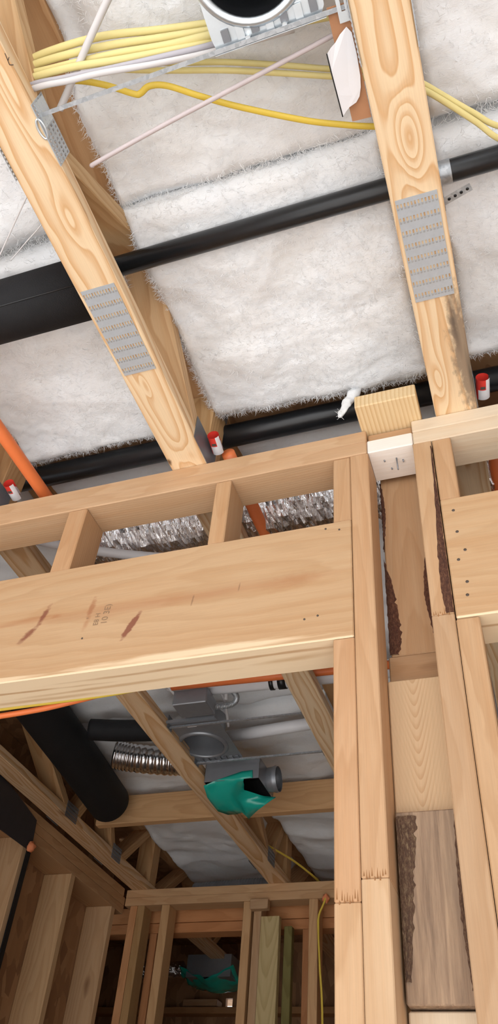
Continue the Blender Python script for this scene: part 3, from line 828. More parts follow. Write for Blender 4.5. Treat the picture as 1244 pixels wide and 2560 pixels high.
for x, z in [(-0.268, 2.486), (-0.296, 2.494), (-0.31, 2.28), (-0.335, 2.276), (-0.80, 2.307)]:
    tube('nail', [(x, YW - 0.0008, z), (x, YW + 0.004, z)], 0.0022, M['ink'], header, seg=8)

# ------------------------------------------------------------------ pipes in the near ceiling
def ring_geo(c, axis, r0, r1, l):
    return tube_geo([Vector(c) - Vector(axis) * l / 2, Vector(c) + Vector(axis) * l / 2], r1, None, 24)
o = tube('drain_pipe', [(-0.668, 0.669, 2.93), (0.55, 0.669, 2.93)], 0.0215, M['abs'], seg=28)
props(o, 'slim glossy black drain pipe crossing the middle of the insulation', 'pipe')
t = empty('insulated_pipe', (-0.9, 0.695, 2.93), 'thick black foam covered pipe at the left edge', 'pipe')
tube('foam_cover', [(-1.12, 0.678, 2.89), (-0.700, 0.678, 2.89)], 0.0662, M['foam'], t, seg=40)
tube('end_collar', [(-0.701, 0.674, 2.893), (-0.676, 0.669, 2.90)], 0.049, M['abs'], t, seg=32)
tube('seam', [(-1.12, 0.640, 2.8355), (-0.702, 0.640, 2.8355)], 0.0016, M['abs'], t, seg=6)
o = tube('drain_pipe', [(-1.60, 1.214, 2.975), (0.62, 1.214, 2.985)], 0.030, M['abs'], seg=28)
props(o, 'black drain pipe above the near top plate, partly under the insulation', 'pipe')

def sprinkler(x, y0, y1, label):
    o = tube('sprinkler_pipe', [(x, y0, 2.832), (x, y1, 2.832)], 0.0165, M['orange'], seg=20)
    props(o, label, 'pipe', 'orange sprinkler pipes')
sprinkler(-1.060, 0.2, 2.05, 'orange sprinkler pipe at the left edge beside the leftmost near truss')
sprinkler(-0.5475, 1.150, 2.05, 'orange sprinkler pipe passing over the top plate beside the pale truss')
sprinkler(0.060, 1.215, 2.05, 'orange sprinkler pipe at the right edge over the right header')

# perforated hanger strap round the slim pipe
t = empty('pipe_strap', (0.05, 0.66, 2.9), 'perforated steel strap clamping the slim pipe to the knotty truss', 'strap')
path = [Vector((0.052, 0.669 + 0.0228 * math.cos(a), 2.93 + 0.0228 * math.sin(a))) for a in [math.pi * (k / 12) for k in range(-2, 27)]]
vs, fs = [], []
for p in path:
    vs += [Vector((p.x - 0.011, p.y, p.z)), Vector((p.x + 0.011, p.y, p.z))]
for i in range(len(path) - 1):
    fs.append((2 * i, 2 * i + 1, 2 * i + 3, 2 * i + 2))
link('band', mesh('band', vs, fs, True), M['galv'], t)
vs, fs = box_geo(0.0385, 0.0400, 0.630, 0.690, 2.818, 2.940)
link('side_plate', mesh('side_plate', vs, fs), M['galv'], t)
vs, fs = box_geo(-0.027, 0.027, -0.007, 0.007, -0.0006, 0.0006)
tail = link('tail', mesh('tail', vs, fs), M['galv'], t, Matrix.Translation((0.062, 0.664, 2.815)) @ Matrix.Rotation(-0.28, 4, 'Z'))
for k in range(4):
    tube('hole', [(0.048 + k * 0.011, 0.668 - k * 0.0031, 2.8138), (0.048 + k * 0.011, 0.668 - k * 0.0031, 2.8150)], 0.0028, M['black'], tail, seg=10)
for y, z in [(0.652, 2.845), (0.668, 2.845), (0.660, 2.865)]:
    tube('hole', [(0.0398, y, z), (0.0404, y, z)], 0.004, M['black'], t, seg=10)

# ------------------------------------------------------------------ recessed light housings
def sheet_with_hole(x0, x1, y0, y1, cx, cy, r, z, th=0.0014, seg=48):
    vs, fs = [], []
    for k in range(seg):
        a = 2 * math.pi * k / seg
        c, s_ = math.cos(a), math.sin(a)
        tx = ((x1 - cx) if c > 0 else (x0 - cx)) / c if abs(c) > 1e-6 else 1e9
        ty = ((y1 - cy) if s_ > 0 else (y0 - cy)) / s_ if abs(s_) > 1e-6 else 1e9
        t = min(tx, ty)
        vs += [Vector((cx + c * r, cy + s_ * r, z)), Vector((cx + c * t, cy + s_ * t, z)),
               Vector((cx + c * r, cy + s_ * r, z + th)), Vector((cx + c * t, cy + s_ * t, z + th))]
    for k in range(seg):
        a, b = 4 * k, 4 * ((k + 1) % seg)
        fs += [(a, b, b + 1, a + 1), (a + 2, a + 3, b + 3, b + 2), (a, a + 2, b + 2, b), (a + 1, b + 1, b + 3, a + 3)]
    return vs, fs
def lathe_geo(cx, cy, prof, seg=48):
    vs, fs = [], []
    for k in range(seg):
        a = 2 * math.pi * k / seg
        for r, z in prof:
            vs.append(Vector((cx + r * math.cos(a), cy + r * math.sin(a), z)))
    m = len(prof)
    for k in range(seg):
        for i in range(m - 1):
            a = k * m + i; b = ((k + 1) % seg) * m + i
            fs.append((a, b, b + 1, a + 1))
    return vs, fs
def housing(cx, cy, x0, x1, y0, y1, z, bars, mat, canmat, label, bx):
    t = empty('recessed_light_housing', (cx, cy, z), label, 'light fixture')
    vs, fs = sheet_with_hole(x0, x1, y0, y1, cx, cy, 0.080, z)
    link('pan', mesh('pan', vs, fs), mat, t)
    vs, fs = lathe_geo(cx, cy, [(0.094, z - 0.0005), (0.092, z - 0.006), (0.086, z - 0.009), (0.080, z - 0.007), (0.0775, z + 0.0), (0.0775, z + 0.006)])
    link('collar', mesh('collar', vs, fs, True), mat, t)
    vs, fs = lathe_geo(cx, cy, [(0.0772, z - 0.004), (0.0765, z + 0.03), (0.0765, z + 0.115), (0.055, z + 0.135), (0.0, z + 0.137)])
    link('can', mesh('can', vs, fs, True), canmat, t)
    for y, dz in ((y1, 0), (y0, 0)):
        vs, fs = box_geo(x0, x1, y - 0.0014, y, z - 0.012, z)
        link('pan_lip', mesh('pan_lip', vs, fs), mat, t)
    for k in range(7):
        xx = x0 + (x1 - x0) * (0.10 + 0.13 * k)
        vs, fs = box_geo(xx, xx + 0.012, y1 - 0.03, y1 - 0.012 + 0.004 * (k % 2), z - 0.0055, z - 0.002)
        link('tab', mesh('tab', vs, fs), mat if k % 2 else M['steel_dark'], t)
    for (xa, xb, y) in bars:
        p = join_geo([box_geo(xa, xb, y - 0.0035, y + 0.0035, z - 0.0135, z - 0.0120), box_geo(xa, xb, y + 0.0022, y + 0.0035, z - 0.0125, z - 0.004)])
        link('hanger_bar', mesh('hanger_bar', *p), M['galv'], t)
        for xe in (xa, xb):
            sgn = 1 if xe == xa else -1
            vs, fs = box_geo(xe - 0.001, xe + 0.001, y - 0.02, y + 0.02, z - 0.018, z + 0.03)
            link('bar_bracket', mesh('bar_bracket', vs, fs), mat, t)
    for dx in (-0.03, 0.03):
        p = tube_geo([Vector((cx + dx, y1 - 0.010, z)), Vector((cx + dx, y1 - 0.010, z - 0.012))], 0.004, None, 8)
        link('screw', mesh('screw', *p), mat, t)
    return t
XL1 = -0.630 + T4 / 2
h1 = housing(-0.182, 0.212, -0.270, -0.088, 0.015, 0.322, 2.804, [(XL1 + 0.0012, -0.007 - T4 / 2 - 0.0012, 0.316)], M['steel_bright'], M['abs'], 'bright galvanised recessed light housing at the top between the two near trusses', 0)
# oval nailing ring of the bar hanger under the pale truss
path = [Vector((-0.5870 + 0.0065 * math.cos(a), 0.333 + 0.0165 * math.sin(a), 2.7735)) for a in [2 * math.pi * k / 24 for k in range(25)]]
vs, fs = tube_geo(path, 0.0022, 0.0012, 8, Vector((0, 0, 1)), None, False)
link('nailing_ring', mesh('nailing_ring', vs, fs, True), M['steel_bright'], h1)
# slotted bracket on the knotty truss
vs, fs = join_geo([box_geo(-0.0555, -0.0535, 0.275, 0.288, 2.778, 2.85), box_geo(-0.0555, -0.0535, 0.312, 0.330, 2.778, 2.85), box_geo(-0.0555, -0.0535, 0.288, 0.312, 2.778, 2.79)])
link('bar_bracket', mesh('bar_bracket', vs, fs), M['galv'], h1)
vs, fs = join_geo([box_geo(-0.070, -0.064, 0.27, 0.335, 2.786, 2.7875), box_geo(-0.058, -0.053, 0.27, 0.335, 2.786, 2.7875), box_geo(-0.064, -0.058, 0.32, 0.335, 2.786, 2.7875)])
link('bar_bracket', mesh('bar_bracket', vs, fs), M['steel_bright'], h1)
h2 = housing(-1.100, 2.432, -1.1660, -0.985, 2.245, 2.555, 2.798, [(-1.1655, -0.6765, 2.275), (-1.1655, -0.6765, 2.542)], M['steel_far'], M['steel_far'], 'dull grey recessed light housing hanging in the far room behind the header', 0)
vs, fs = box_geo(-0.0625, 0.0625, -0.045, 0.045, -0.028, 0.028)
bm = bmesh.new(); me = mesh('junction_box', vs, fs); bm.from_mesh(me); bmesh.ops.recalc_face_normals(bm, faces=bm.faces)
bmesh.ops.bevel(bm, geom=list(bm.edges), offset=0.003, segments=1, affect='EDGES'); bm.to_mesh(me); bm.free()
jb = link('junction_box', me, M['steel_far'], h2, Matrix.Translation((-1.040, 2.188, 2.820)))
vs, fs = box_geo(-0.017, 0.017, -0.010, 0.010, -0.0005, 0.0005)
link('label_sticker', mesh('label_sticker', vs, fs), M['paper'], h2, Matrix.Translation((-1.09, 2.292, 2.7965)))

# ------------------------------------------------------------------ cables
def cable(pts, mat, label, r=0.0058, rb=0.0036, group='house wiring cables', name='electrical_cable', sub=10):
    o = tube(name, pts, r, mat, rb=rb, seg=10, sub=sub)
    props(o, label, 'cable', group)
    return o
Z0 = (-0.70, 0.285)
def run(p, end=None):
    q = [(-0.72, p[0][1] + 0.02, p[0][2] + 0.012)] + list(p)
    if end: q += end
    return q
cable(run([(-0.628, 0.257, 2.88), (-0.568, 0.249, 2.88), (-0.463, 0.255, 2.88), (-0.362, 0.276, 2.88), (-0.275, 0.293, 2.88), (-0.203, 0.305, 2.88)], [(-0.10, 0.31, 2.98)]), M['romex_y'], 'uppermost yellow cable of the bundle leading to the bright light housing', 0.0065, 0.004)
cable(run([(-0.627, 0.261, 2.868), (-0.562, 0.258, 2.868), (-0.46, 0.268, 2.868), (-0.364, 0.285, 2.868), (-0.277, 0.30, 2.868), (-0.204, 0.311, 2.868)], [(-0.10, 0.32, 2.96)]), M['romex_y'], 'second yellow cable from the top of the bundle by the bright light housing', 0.0065, 0.004)
cable(run([(-0.624, 0.266, 2.856), (-0.556, 0.270, 2.856), (-0.449, 0.281, 2.856), (-0.352, 0.296, 2.856), (-0.277, 0.304, 2.856), (-0.205, 0.318, 2.87)], [(-0.10, 0.33, 2.94)]), M['romex_y'], 'third yellow cable from the top of the bundle by the bright light housing', 0.0065, 0.004)
cable(run([(-0.619, 0.270, 2.843), (-0.587, 0.270, 2.843), (-0.52, 0.275, 2.843), (-0.436, 0.290, 2.845), (-0.347, 0.304, 2.85), (-0.271, 0.316, 2.86)], [(-0.12, 0.338, 2.93)]), M['romex_y'], 'lowest yellow cable of the bundle by the bright light housing', 0.0065, 0.004)
cable([(-0.72, 0.30, 2.842), (-0.608, 0.278, 2.832), (-0.53, 0.285, 2.832), (-0.437, 0.297, 2.834), (-0.352, 0.307, 2.838), (-0.277, 0.316, 2.846), (-0.15, 0.335, 2.90)], M['romex_g'], 'grey white cable running just below the yellow bundle', 0.0052, 0.0036)
cable([(-0.72, 0.305, 2.828), (-0.601, 0.282, 2.822), (-0.521, 0.289, 2.822), (-0.464, 0.295, 2.823), (-0.369, 0.311, 2.828), (-0.279, 0.324, 2.838), (-0.15, 0.345, 2.89)], M['romex_w'], 'lowest white cable beneath the yellow bundle', 0.0052, 0.0036)
cable([(-0.47, 0.305, 2.93), (-0.426, 0.306, 2.90), (-0.363, 0.316, 2.884), (-0.286, 0.325, 2.884), (-0.209, 0.3285, 2.884), (-0.13, 0.338, 2.882), (-0.065, 0.347, 2.88), (-0.02, 0.35, 2.88)], M['romex_y'], 'thin yellow cable passing behind the front lip of the bright light housing', 0.0050, 0.0034)
cable([(-0.50, 0.29, 2.935), (-0.455, 0.307, 2.918), (-0.374, 0.332, 2.905), (-0.28, 0.36, 2.905), (-0.19, 0.393, 2.905), (-0.106, 0.426, 2.905), (-0.04, 0.45, 2.905)], M['romex_y'], 'upper of two pale yellow cables lying against the insulation', 0.0052, 0.0036)
cable([(-0.50, 0.30, 2.922), (-0.459, 0.316, 2.905), (-0.377, 0.340, 2.893), (-0.283, 0.369, 2.893), (-0.192, 0.402, 2.893), (-0.107, 0.434, 2.893), (-0.04, 0.458, 2.893)], M['romex_y'], 'lower of two pale yellow cables lying against the insulation', 0.0052, 0.0036)
cable([(-0.70, 0.295, 2.835), (-0.625, 0.285, 2.836), (-0.589, 0.285, 2.838), (-0.534, 0.297, 2.858), (-0.485, 0.321, 2.865), (-0.441, 0.35, 2.865), (-0.429, 0.353, 2.865), (-0.409, 0.347, 2.865), (-0.379, 0.356, 2.865), (-0.331, 0.388, 2.865), (-0.271, 0.425, 2.865), (-0.17, 0.479, 2.865), (-0.105, 0.507, 2.865), (-0.062, 0.522, 2.862), (0.0, 0.541, 2.86)], M['romex_d'], 'deep yellow kinked cable sagging across to the knotty truss', 0.0056, 0.003)
cable([(-0.03, 0.437, 2.885), (0.021, 0.472, 2.87), (0.039, 0.485, 2.87), (0.068, 0.513, 2.87), (0.109, 0.553, 2.872), (0.158, 0.599, 2.885), (0.26, 0.66, 2.965)], M['romex_y'], 'upper yellow cable leaving the knotty truss to the right edge', 0.0052, 0.0034)
cable([(-0.03, 0.445, 2.873), (0.02, 0.477, 2.860), (0.038, 0.491, 2.860), (0.067, 0.519, 2.860), (0.114, 0.569, 2.862), (0.156, 0.618, 2.872), (0.25, 0.70, 2.955)], M['romex_y'], 'lower yellow cable leaving the knotty truss to the right edge', 0.0052, 0.0034)
cable([(-0.5725, 0.331, 2.85), (-0.537, 0.302, 2.852), (-0.484, 0.258, 2.850), (-0.418, 0.206, 2.85), (-0.362, 0.163, 2.855), (-0.30, 0.08, 2.90)], M['romex_w'], 'thick white cable crossing in front of the yellow bundle', 0.0062, 0.0055)
cable([(-0.556, 0.432, 2.835), (-0.541, 0.427, 2.83), (-0.409, 0.405, 2.83), (-0.283, 0.387, 2.832), (-0.096, 0.359, 2.83), (-0.056, 0.352, 2.832)], plain('pink_white_cable', (0.66, 0.58, 0.59), 0.45), 'pinkish white cable stretched between the two near trusses', 0.0042, 0.0036)
cable([(-0.93, 0.62, 2.915), (-0.86, 0.566, 2.92), (-0.772, 0.495, 2.935), (-0.70, 0.44, 2.95)], M['romex_w'], 'longer thin white string at the left edge above the thick black pipe', 0.0016, 0.0012)
cable([(-0.85, 0.588, 2.922), (-0.80, 0.563, 2.928), (-0.758, 0.544, 2.94), (-0.70, 0.51, 2.95)], M['romex_w'], 'shorter thin white string beside the thick black pipe', 0.0012, 0.0010)

# ------------------------------------------------------------------ kraft flap and torn paper on the knotty truss
t = empty('kraft_flap', (-0.06, 0.4, 2.8), 'brown kraft paper flange stapled to the knotty truss with torn white paper', 'paper')
vs, fs = box_geo(-0.016, 0.016, -0.086, 0.086, -0.0006, 0.0006)
vs = [Vector((v.x, v.y, v.z + (0.006 if v.x < 0 else 0))) for v in vs]
link('flange', mesh('flange', vs, fs), M['kraft'], t, Matrix.Translation((-0.0695, 0.397, 2.7925)))
pv = [(-0.0990, 0.367), (-0.0920, 0.3615), (-0.0830, 0.357), (-0.0740, 0.349), (-0.0620, 0.342), (-0.0560, 0.352), (-0.0555, 0.385), (-0.0570, 0.415), (-0.0600, 0.432), (-0.0650, 0.445), (-0.0720, 0.452), (-0.0840, 0.455), (-0.0905, 0.459), (-0.0970, 0.464), (-0.0985, 0.43), (-0.0988, 0.395)]
n = len(pv)
vs = [Vector((x, y, 2.7880 - 0.010 * ((x + 0.056) / 0.043) ** 2)) for x, y in pv]
vs += [v + Vector((0, 0, 0.0006)) for v in vs]
fs = [tuple(range(n)), tuple(range(n, 2 * n))[::-1]] + [(i, n + i, n + (i + 1) % n, (i + 1) % n) for i in range(n)]
link('torn_paper', mesh('torn_paper', vs, fs), M['paper'], t)
vs, fs = tube_geo([Vector((-0.0993, 0.3665, 2.7778)), Vector((-0.0992, 0.395, 2.7778)), Vector((-0.0976, 0.4645, 2.7786))], 0.0010, None, 6)
link('folded_edge', mesh('folded_edge', vs, fs), M['black'], t)

# ------------------------------------------------------------------ curled truss tags
def tag(x, y, z, label, rz=0.0):
    t = empty('truss_tag', (x, y, z), label, 'tag', 'curled red and white truss tags')
    vs, fs, mi = [], [], []
    n = 28; L_ = 0.052
    for k in range(n + 1):
        a = 0.3 + 5.6 * k / n
        r = 0.0135 + 0.0015 * k / n
        for j in range(3):
            vs.append(Vector((r * math.cos(a), (j / 2 - 0.5) * L_, r * math.sin(a))))
    for k in range(n):
        for j in range(2):
            fs.append((3 * k + j, 3 * k + j + 1, 3 * k + j + 4, 3 * k + j + 3))
            mi.append(1 if (j == 0 and k < 24) or (11 < k < 18) else 0)
    me = mesh('label_roll', vs, fs, True)
    me.materials.append(M['paper']); me.materials.append(M['red'])
    for p, m_ in zip(me.polygons, mi): p.material_index = m_
    mw = Matrix.Translation((x, y, z)) @ Matrix.Rotation(rz, 4, 'Z')
    link('label_roll', me, None, t, mw)
    vs, fs = box_geo(-0.006, 0.004, -0.010, -0.003, -0.0148, -0.0142)
    link('print_mark', mesh('print_mark', vs, fs), M['ink'], t, mw)
    return t
tag(-0.5655, 1.112, 2.832, 'curled red and white tag beside the pale truss above the near top plate', 0.1)
tag(0.0560, 1.112, 2.832, 'curled red and white tag beside the knotty truss at the right edge', 0.1)
tag(-1.1350, 1.125, 2.832, 'curled red and white tag at the left edge above the top plate', 0.1)

# ------------------------------------------------------------------ foil duct and white pipe behind the near wall
def foil_duct(x0, x1, yc, zc, r, label):
    vs, fs = [], []
    n, seg = int((x1 - x0) / 0.0065), 30
    rg = random.Random(5)
    for i in range(n + 1):
        x = x0 + (x1 - x0) * i / n
        for j in range(seg):
            a = 2 * math.pi * j / seg
            q = Vector((x * 55, math.cos(a) * 7, math.sin(a) * 7))
            d = 1 + 0.06 * noise.noise(q) + rg.uniform(-0.05, 0.05) + 0.03 * math.sin(x * 75)
            vs.append(Vector((x - (x0 + x1) / 2, r * d * math.cos(a), r * d * math.sin(a))))
    for i in range(n):
        for j in range(seg):
            a = i * seg + j; b = i * seg + (j + 1) % seg
            fs.append((a, b, b + seg, a + seg))
    fs.append(tuple(range(seg))[::-1]); fs.append(tuple(range(n * seg, (n + 1) * seg)))
    o = link('flexible_duct', mesh('flexible_duct', vs, fs, False), M['foil'], None, Matrix.Translation(((x0 + x1) / 2, yc, zc)))
    props(o, label, 'duct')
foil_duct(-1.13, 0.50, 1.425, 2.895, 0.075, 'crinkled silver foil duct glimpsed between the near top plate and the header')
o = tube('water_pipe', [(-1.165, 1.305, 2.822), (-1.05, 1.345, 2.802), (-0.88, 1.40, 2.785), (-0.76, 1.43, 2.778)], 0.013, M['pvc'], seg=18)
props(o, 'white plastic pipe lying below the foil duct behind the cripple studs', 'pipe')
cable([(-1.125, 1.33, 2.83), (-1.105, 1.40, 2.79), (-1.085, 1.47, 2.70)], M['romex_w'], 'white cable dropping past the end of the white plastic pipe', 0.005, 0.004)

# ------------------------------------------------------------------ cables and pipes along the back of the header
cable([(-1.45, 1.232, 2.236), (-1.0, 1.232, 2.240), (-0.75, 1.230, 2.243), (-0.6, 1.228, 2.262)], M['romex_d'], 'yellow cable stapled along the lower back edge of the header', 0.0050, 0.004)
cable([(-1.45, 1.247, 2.222), (-1.02, 1.245, 2.232), (-0.86, 1.243, 2.245), (-0.7, 1.240, 2.270)], M['orange'], 'orange cable along the lower back edge of the header at the left', 0.0070, 0.006)
o = tube('sprinkler_pipe', [(-1.10, 2.118, 2.850), (-0.25, 2.15, 2.850)], 0.0145, M['orange'], seg=16)
props(o, 'thin orange sprinkler pipe seen just under the header in the far room', 'pipe', 'orange sprinkler pipes')
t = empty('water_pipe', (-0.9, 2.2, 2.87), 'white plastic pipe with a black coupling below the orange pipe', 'pipe')
tube('pipe', [(-1.08, 2.185, 2.872), (-0.30, 2.215, 2.872)], 0.024, M['pvc'], t, seg=20)
tube('coupling', [(-0.772, 2.197, 2.872), (-0.758, 2.1975, 2.872)], 0.0275, M['abs'], t, seg=20)
tube('coupling', [(-0.742, 2.198, 2.872), (-0.715, 2.199, 2.872)], 0.0275, M['abs'], t, seg=20)
o = tube('water_pipe', [(-1.10, 2.58, 2.905), (-0.62, 2.535, 2.905)], 0.0225, M['pvc'], seg=20)
props(o, 'white plastic pipe crossing the far bay beside the grey housing', 'pipe')
tube_parent = empty('conduit_whip', (-1.0, 2.2, 2.86), 'ribbed grey conduit looping up from the grey junction box', 'cable')
def ribs(t): return 1 + 0.12 * math.sin(t * 240)
path = smooth_path([(-1.00, 2.222, 2.822), (-0.965, 2.262, 2.84), (-0.935, 2.285, 2.862), (-0.918, 2.268, 2.875), (-0.922, 2.235, 2.88), (-0.94, 2.222, 2.88)], 30)
vs, fs = tube_geo(path, 0.0095, None, 12, Vector((0, 0, 1)), ribs)
link('sleeve', mesh('sleeve', vs, fs, True), M['galv'], tube_parent)
tube('connector', [(-1.010, 2.212, 2.818), (-0.998, 2.225, 2.823)], 0.012, M['steel_dark'], tube_parent)
cable([(-0.70, 1.30, 2.42), (-0.90, 1.75, 2.68), (-1.13, 2.12, 2.858), (-1.09, 2.165, 2.858), (-1.02, 2.165, 2.862), (-0.965, 2.175, 2.865), (-0.94, 2.21, 2.872), (-0.95, 2.25, 2.86)], M['romex_w'], 'white cable arching over the grey junction box', 0.0062, 0.0045, sub=14)
cable([(-1.12, 2.045, 2.86), (-1.115, 2.10, 2.852), (-1.108, 2.15, 2.846), (-1.094, 2.20, 2.838)], M['romex_w'], 'short white cable dropping to the corner of the grey junction box', 0.0058, 0.0045)
cable([(-1.105, 2.215, 2.872), (-1.07, 2.235, 2.895), (-1.02, 2.24, 2.90), (-0.98, 2.26, 2.895), (-0.972, 2.30, 2.87), (-0.985, 2.38, 2.83)], M['romex_w'], 'pale cable curling behind the grey junction box', 0.0050, 0.004)

# ------------------------------------------------------------------ duct boot with torn teal film
t = empty('duct_boot', (-1.05, 2.68, 2.78), 'sheet metal duct boot wrapped in torn teal plastic film', 'duct')
bx0, bx1, by0, by1, bz0, bz1 = -1.152, -0.935, 2.600, 2.775, 2.738, 2.818
wt = 0.0012
p = join_geo([box_geo(bx0, bx1, by0, by0 + wt, bz0, bz1), box_geo(bx0, bx1, by1 - wt, by1, bz0, bz1), box_geo(bx0, bx0 + wt, by0, by1, bz0, bz1), box_geo(bx1 - wt, bx1, by0, by1, bz0, bz1), box_geo(bx0, bx1, by0, by1, bz1 - wt, bz1)])
link('box', mesh('box', *p), M['steel_far'], t)
vs, fs = box_geo(bx0 + 0.003, bx1 - 0.003, by0 + 0.003, by1 - 0.003, bz1 - 0.004, bz1 - 0.002)  # black sheets stand in for the shade inside the boot
link('dark_inside', mesh('dark_inside', vs, fs), M['black'], t)
vs, fs = box_geo(bx0 + 0.003, bx0 + 0.004, by0 + 0.003, by1 - 0.003, bz0 + 0.004, bz1 - 0.004)
vs2, fs2 = box_geo(bx0 + 0.003, bx1 - 0.003, by1 - 0.004, by1 - 0.003, bz0 + 0.004, bz1 - 0.004)
link('dark_inside', mesh('dark_inside', *join_geo([(vs, fs), (vs2, fs2)])), M['black'], t)
fl = [(-1.151, 2.598, 2.724), (-1.097, 2.598, 2.743), (-1.050, 2.598, 2.755), (-1.003, 2.598, 2.767), (-0.961, 2.598, 2.769),
      (-0.958, 2.596, 2.738), (-0.992, 2.597, 2.737), (-1.006, 2.640, 2.737), (-1.021, 2.683, 2.737),
      (-0.991, 2.715, 2.737), (-0.961, 2.744, 2.736), (-0.918, 2.761, 2.736),
      (-0.957, 2.742, 2.698), (-1.052, 2.842, 2.695), (-1.055, 2.769, 2.690), (-1.120, 2.791, 2.695), (-1.150, 2.760, 2.697), (-1.160, 2.665, 2.710),
      (-1.064, 2.652, 2.712), (-1.049, 2.723, 2.714), (-1.121, 2.676, 2.703), (-1.030, 2.600, 2.735)]
ff = [(0, 1, 17), (1, 21, 18), (1, 18, 20), (1, 20, 17), (1, 2, 21), (2, 3, 6), (2, 6, 21), (3, 4, 5), (3, 5, 6), (6, 7, 21), (7, 8, 21), (8, 18, 21), (8, 19, 18), (8, 9, 19), (9, 10, 19), (10, 12, 19), (10, 11, 12), (12, 13, 19), (13, 14, 19), (14, 18, 19), (14, 20, 18), (14, 15, 20), (15, 16, 20), (16, 17, 20)]
bm = bmesh.new(); me = mesh('film', [Vector(v) for v in fl], ff); bm.from_mesh(me)
bmesh.ops.recalc_face_normals(bm, faces=bm.faces)
bmesh.ops.subdivide_edges(bm, edges=list(bm.edges), cuts=2, use_grid_fill=True, smooth=0.25)
bm.to_mesh(me); bm.free()
for p_ in me.polygons: p_.use_smooth = True
o = link('film', me, M['teal'], t); sol = o.modifiers.new('thickness', 'SOLIDIFY'); sol.thickness = 0.0008
vs, fs = lathe_geo(0, 0, [(0.045, 0), (0.047, 0.02), (0.05, 0.03), (0.047, 0.035), (0.047, 0.04)], 28)
link('collar', mesh('collar', vs, fs, True), M['steel_far'], t, Matrix.Translation((-0.935, 2.715, 2.785)) @ Matrix.Rotation(math.pi / 2, 4, 'Y'))

def ribbed(path, r, n_ribs, label, mat, amp=0.09):
    p = smooth_path(path, 60)
    vs, fs = tube_geo(p, r, None, 28, Vector((0, 0, 1)), lambda t: 1 + amp * abs(math.sin(t * n_ribs * math.pi)))
    o = link('flexible_duct', mesh('flexible_duct', vs, fs, True), mat)
    return props(o, label, 'duct')
ribbed([(-1.575, 2.625, 2.905), (-1.50, 2.66, 2.90), (-1.36, 2.71, 2.898), (-1.27, 2.72, 2.90)], 0.052, 17, 'short ribbed silver duct between the black foam tube and the far truss', M['flex'])
ribbed([(-1.76, 4.02, 2.858), (-1.5, 4.0, 2.858), (-1.27, 3.99, 2.858)], 0.042, 30, 'ribbed foil duct barely showing above the back wall plate', M['steel_dark'])

# ------------------------------------------------------------------ black pipes of the far room
t = empty('insulated_pipe', (-1.67, 2.3, 2.87), 'thick black foam tube hanging at an angle in the far room', 'pipe')
p = smooth_path([(-1.66, 1.95, 2.905), (-1.683, 2.2, 2.895), (-1.715, 2.6, 2.88), (-1.738, 2.86, 2.868), (-1.743, 2.915, 2.866), (-1.746, 2.945, 2.865), (-1.748, 2.958, 2.865)], 8)
nn = len(p)
def endr(tt):
    d = (1 - tt) * 1.03
    return 1.0 if d > 0.085 else max(0.05, math.sqrt(max(0.0, 1 - (1 - d / 0.085) ** 2)))
vs, fs = tube_geo(p, 0.088, None, 36, Vector((0, 0, 1)), endr)
link('foam_cover', mesh('foam_cover', vs, fs, True), M['foam'], t)
tube('seam', [(-1.596, 1.97, 2.862), (-1.619, 2.2, 2.852), (-1.651, 2.6, 2.838), (-1.670, 2.85, 2.828)], 0.0022, M['abs'], t, seg=6)
o = tube('drain_pipe', [(-1.58, 2.42, 2.905), (-1.45, 2.455, 2.905), (-1.27, 2.485, 2.905)], 0.041, M['foam'], seg=24)
props(o, 'black drain pipe branching right from the thick foam tube in the far room', 'pipe')

# ------------------------------------------------------------------ strongback board through the far trusses
o = board('strongback', (-1.86, -0.3, 3.062, 3.10, 2.817, 2.945), M['far'], None, axis='x', color=(1.1, 1.03, 0.92))
props(o, 'knotty board running crosswise through the far trusses behind the duct boot', 'board')

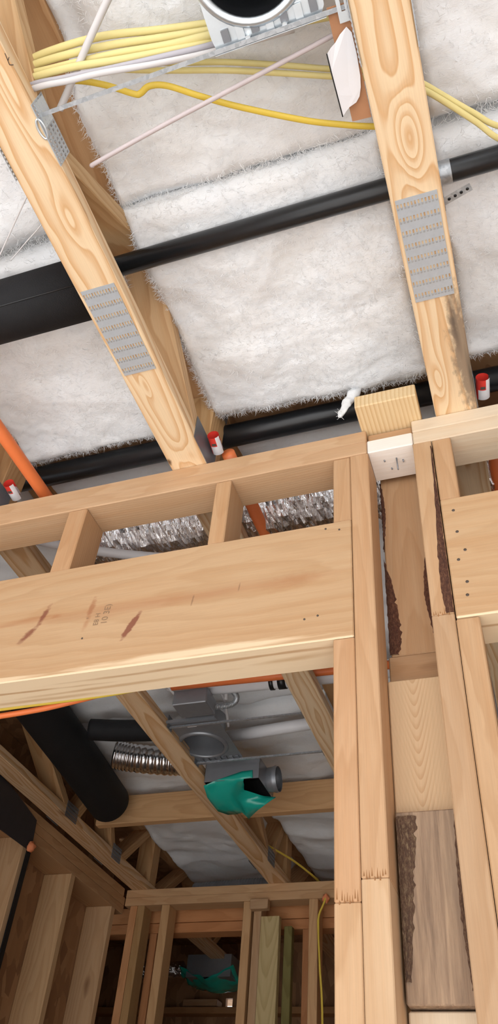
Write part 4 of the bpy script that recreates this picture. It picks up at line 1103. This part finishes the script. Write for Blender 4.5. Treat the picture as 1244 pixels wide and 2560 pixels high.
# ------------------------------------------------------------------ bits on the far walls
t = empty('membrane_strip', (-1.99, 2.6, 2.7), 'dark grey sheet hanging on the left wall with a narrow black strip below', 'sheet')
prof = [(2.36, 2.62), (2.584, 2.605), (2.816, 2.611), (2.800, 2.735), (2.618, 2.770), (2.36, 2.80)]
n = len(prof)
vs = [Vector((-1.988, *q)) for q in prof] + [Vector((-1.984, *q)) for q in prof]
fs = [tuple(range(n)), tuple(range(n, 2 * n))[::-1]] + [(i, n + i, n + (i + 1) % n, (i + 1) % n) for i in range(n)]
link('sheet', mesh('sheet', vs, fs), M['darksheet'], t)
vs, fs = box_geo(-1.990, -1.984, 2.790, 2.816, 1.6, 2.612)
link('strip', mesh('strip', vs, fs), M['black'], t)
def blob(name, c, r, label, seed):
    bm = bmesh.new(); bmesh.ops.create_icosphere(bm, subdivisions=3, radius=r)
    for v in bm.verts:
        v.co *= 1 + 0.4 * noise.noise(v.co * (1.6 / r) + Vector((seed, 0, 0)))
        v.co.x *= 0.8
    me = bpy.data.meshes.new(name); bm.to_mesh(me); bm.free()
    for p_ in me.polygons: p_.use_smooth = True
    o = link(name, me, M['foamorange'], None, Matrix.Translation(c))
    return props(o, label, 'foam')
blob('fire_foam', (-1.975, 2.795, 2.622), 0.020, 'coral orange foam dab at the lower corner of the dark grey sheet', 1)
blob('fire_foam', (-0.968, 3.702, 2.690), 0.020, 'orange foam dab where the hanging yellow cable leaves the back plate', 2)
cable([(-0.966, 3.690, 2.690), (-0.972, 3.685, 2.665), (-0.995, 3.685, 2.612), (-0.998, 3.688, 2.55), (-0.990, 3.69, 2.40), (-0.98, 3.70, 2.20), (-0.975, 3.70, 1.6)], M['romex_d'], 'yellow cable hanging down from orange foam on the back wall', 0.0055, 0.0045)
cable([(-1.215, 3.45, 2.875), (-1.19, 3.50, 2.862), (-1.12, 3.68, 2.858), (-1.055, 3.86, 2.835), (-1.03, 3.92, 2.80)], M['romex_d'], 'yellow cable slanting between the far truss and the back wall plate', 0.0058, 0.0045)

# ------------------------------------------------------------------ things in the dark space behind
t = empty('duct_boot', (-2.0, 4.9, 2.66), 'teal wrapped duct boot in the dark space behind the back wall', 'duct')
vs, fs = box_geo(-2.12, -1.84, 4.85, 5.12, 2.68, 2.80)
link('box', mesh('box', vs, fs), M['steel_far'], t)
bm = bmesh.new(); bmesh.ops.create_grid(bm, x_segments=24, y_segments=16, size=1.0)
for v in bm.verts:
    u, w = v.co.x, v.co.y
    v.co = Vector((u * 0.17, w * 0.15, -0.03 * (1 - abs(w)) + 0.05 * abs(u) * (1 - 0.5 * w) + 0.015 * noise.noise(Vector((u * 3, w * 3, 4)))))
me = bpy.data.meshes.new('film'); bm.to_mesh(me); bm.free()
for p_ in me.polygons: p_.use_smooth = True
o = link('film', me, M['teal'], t, Matrix.Translation((-1.99, 4.98, 2.662))); sol = o.modifiers.new('thickness', 'SOLIDIFY'); sol.thickness = 0.001
foil_duct(-2.45, -2.16, 4.90, 2.735, 0.045, 'crumpled foil duct beside the teal boot in the dark space')
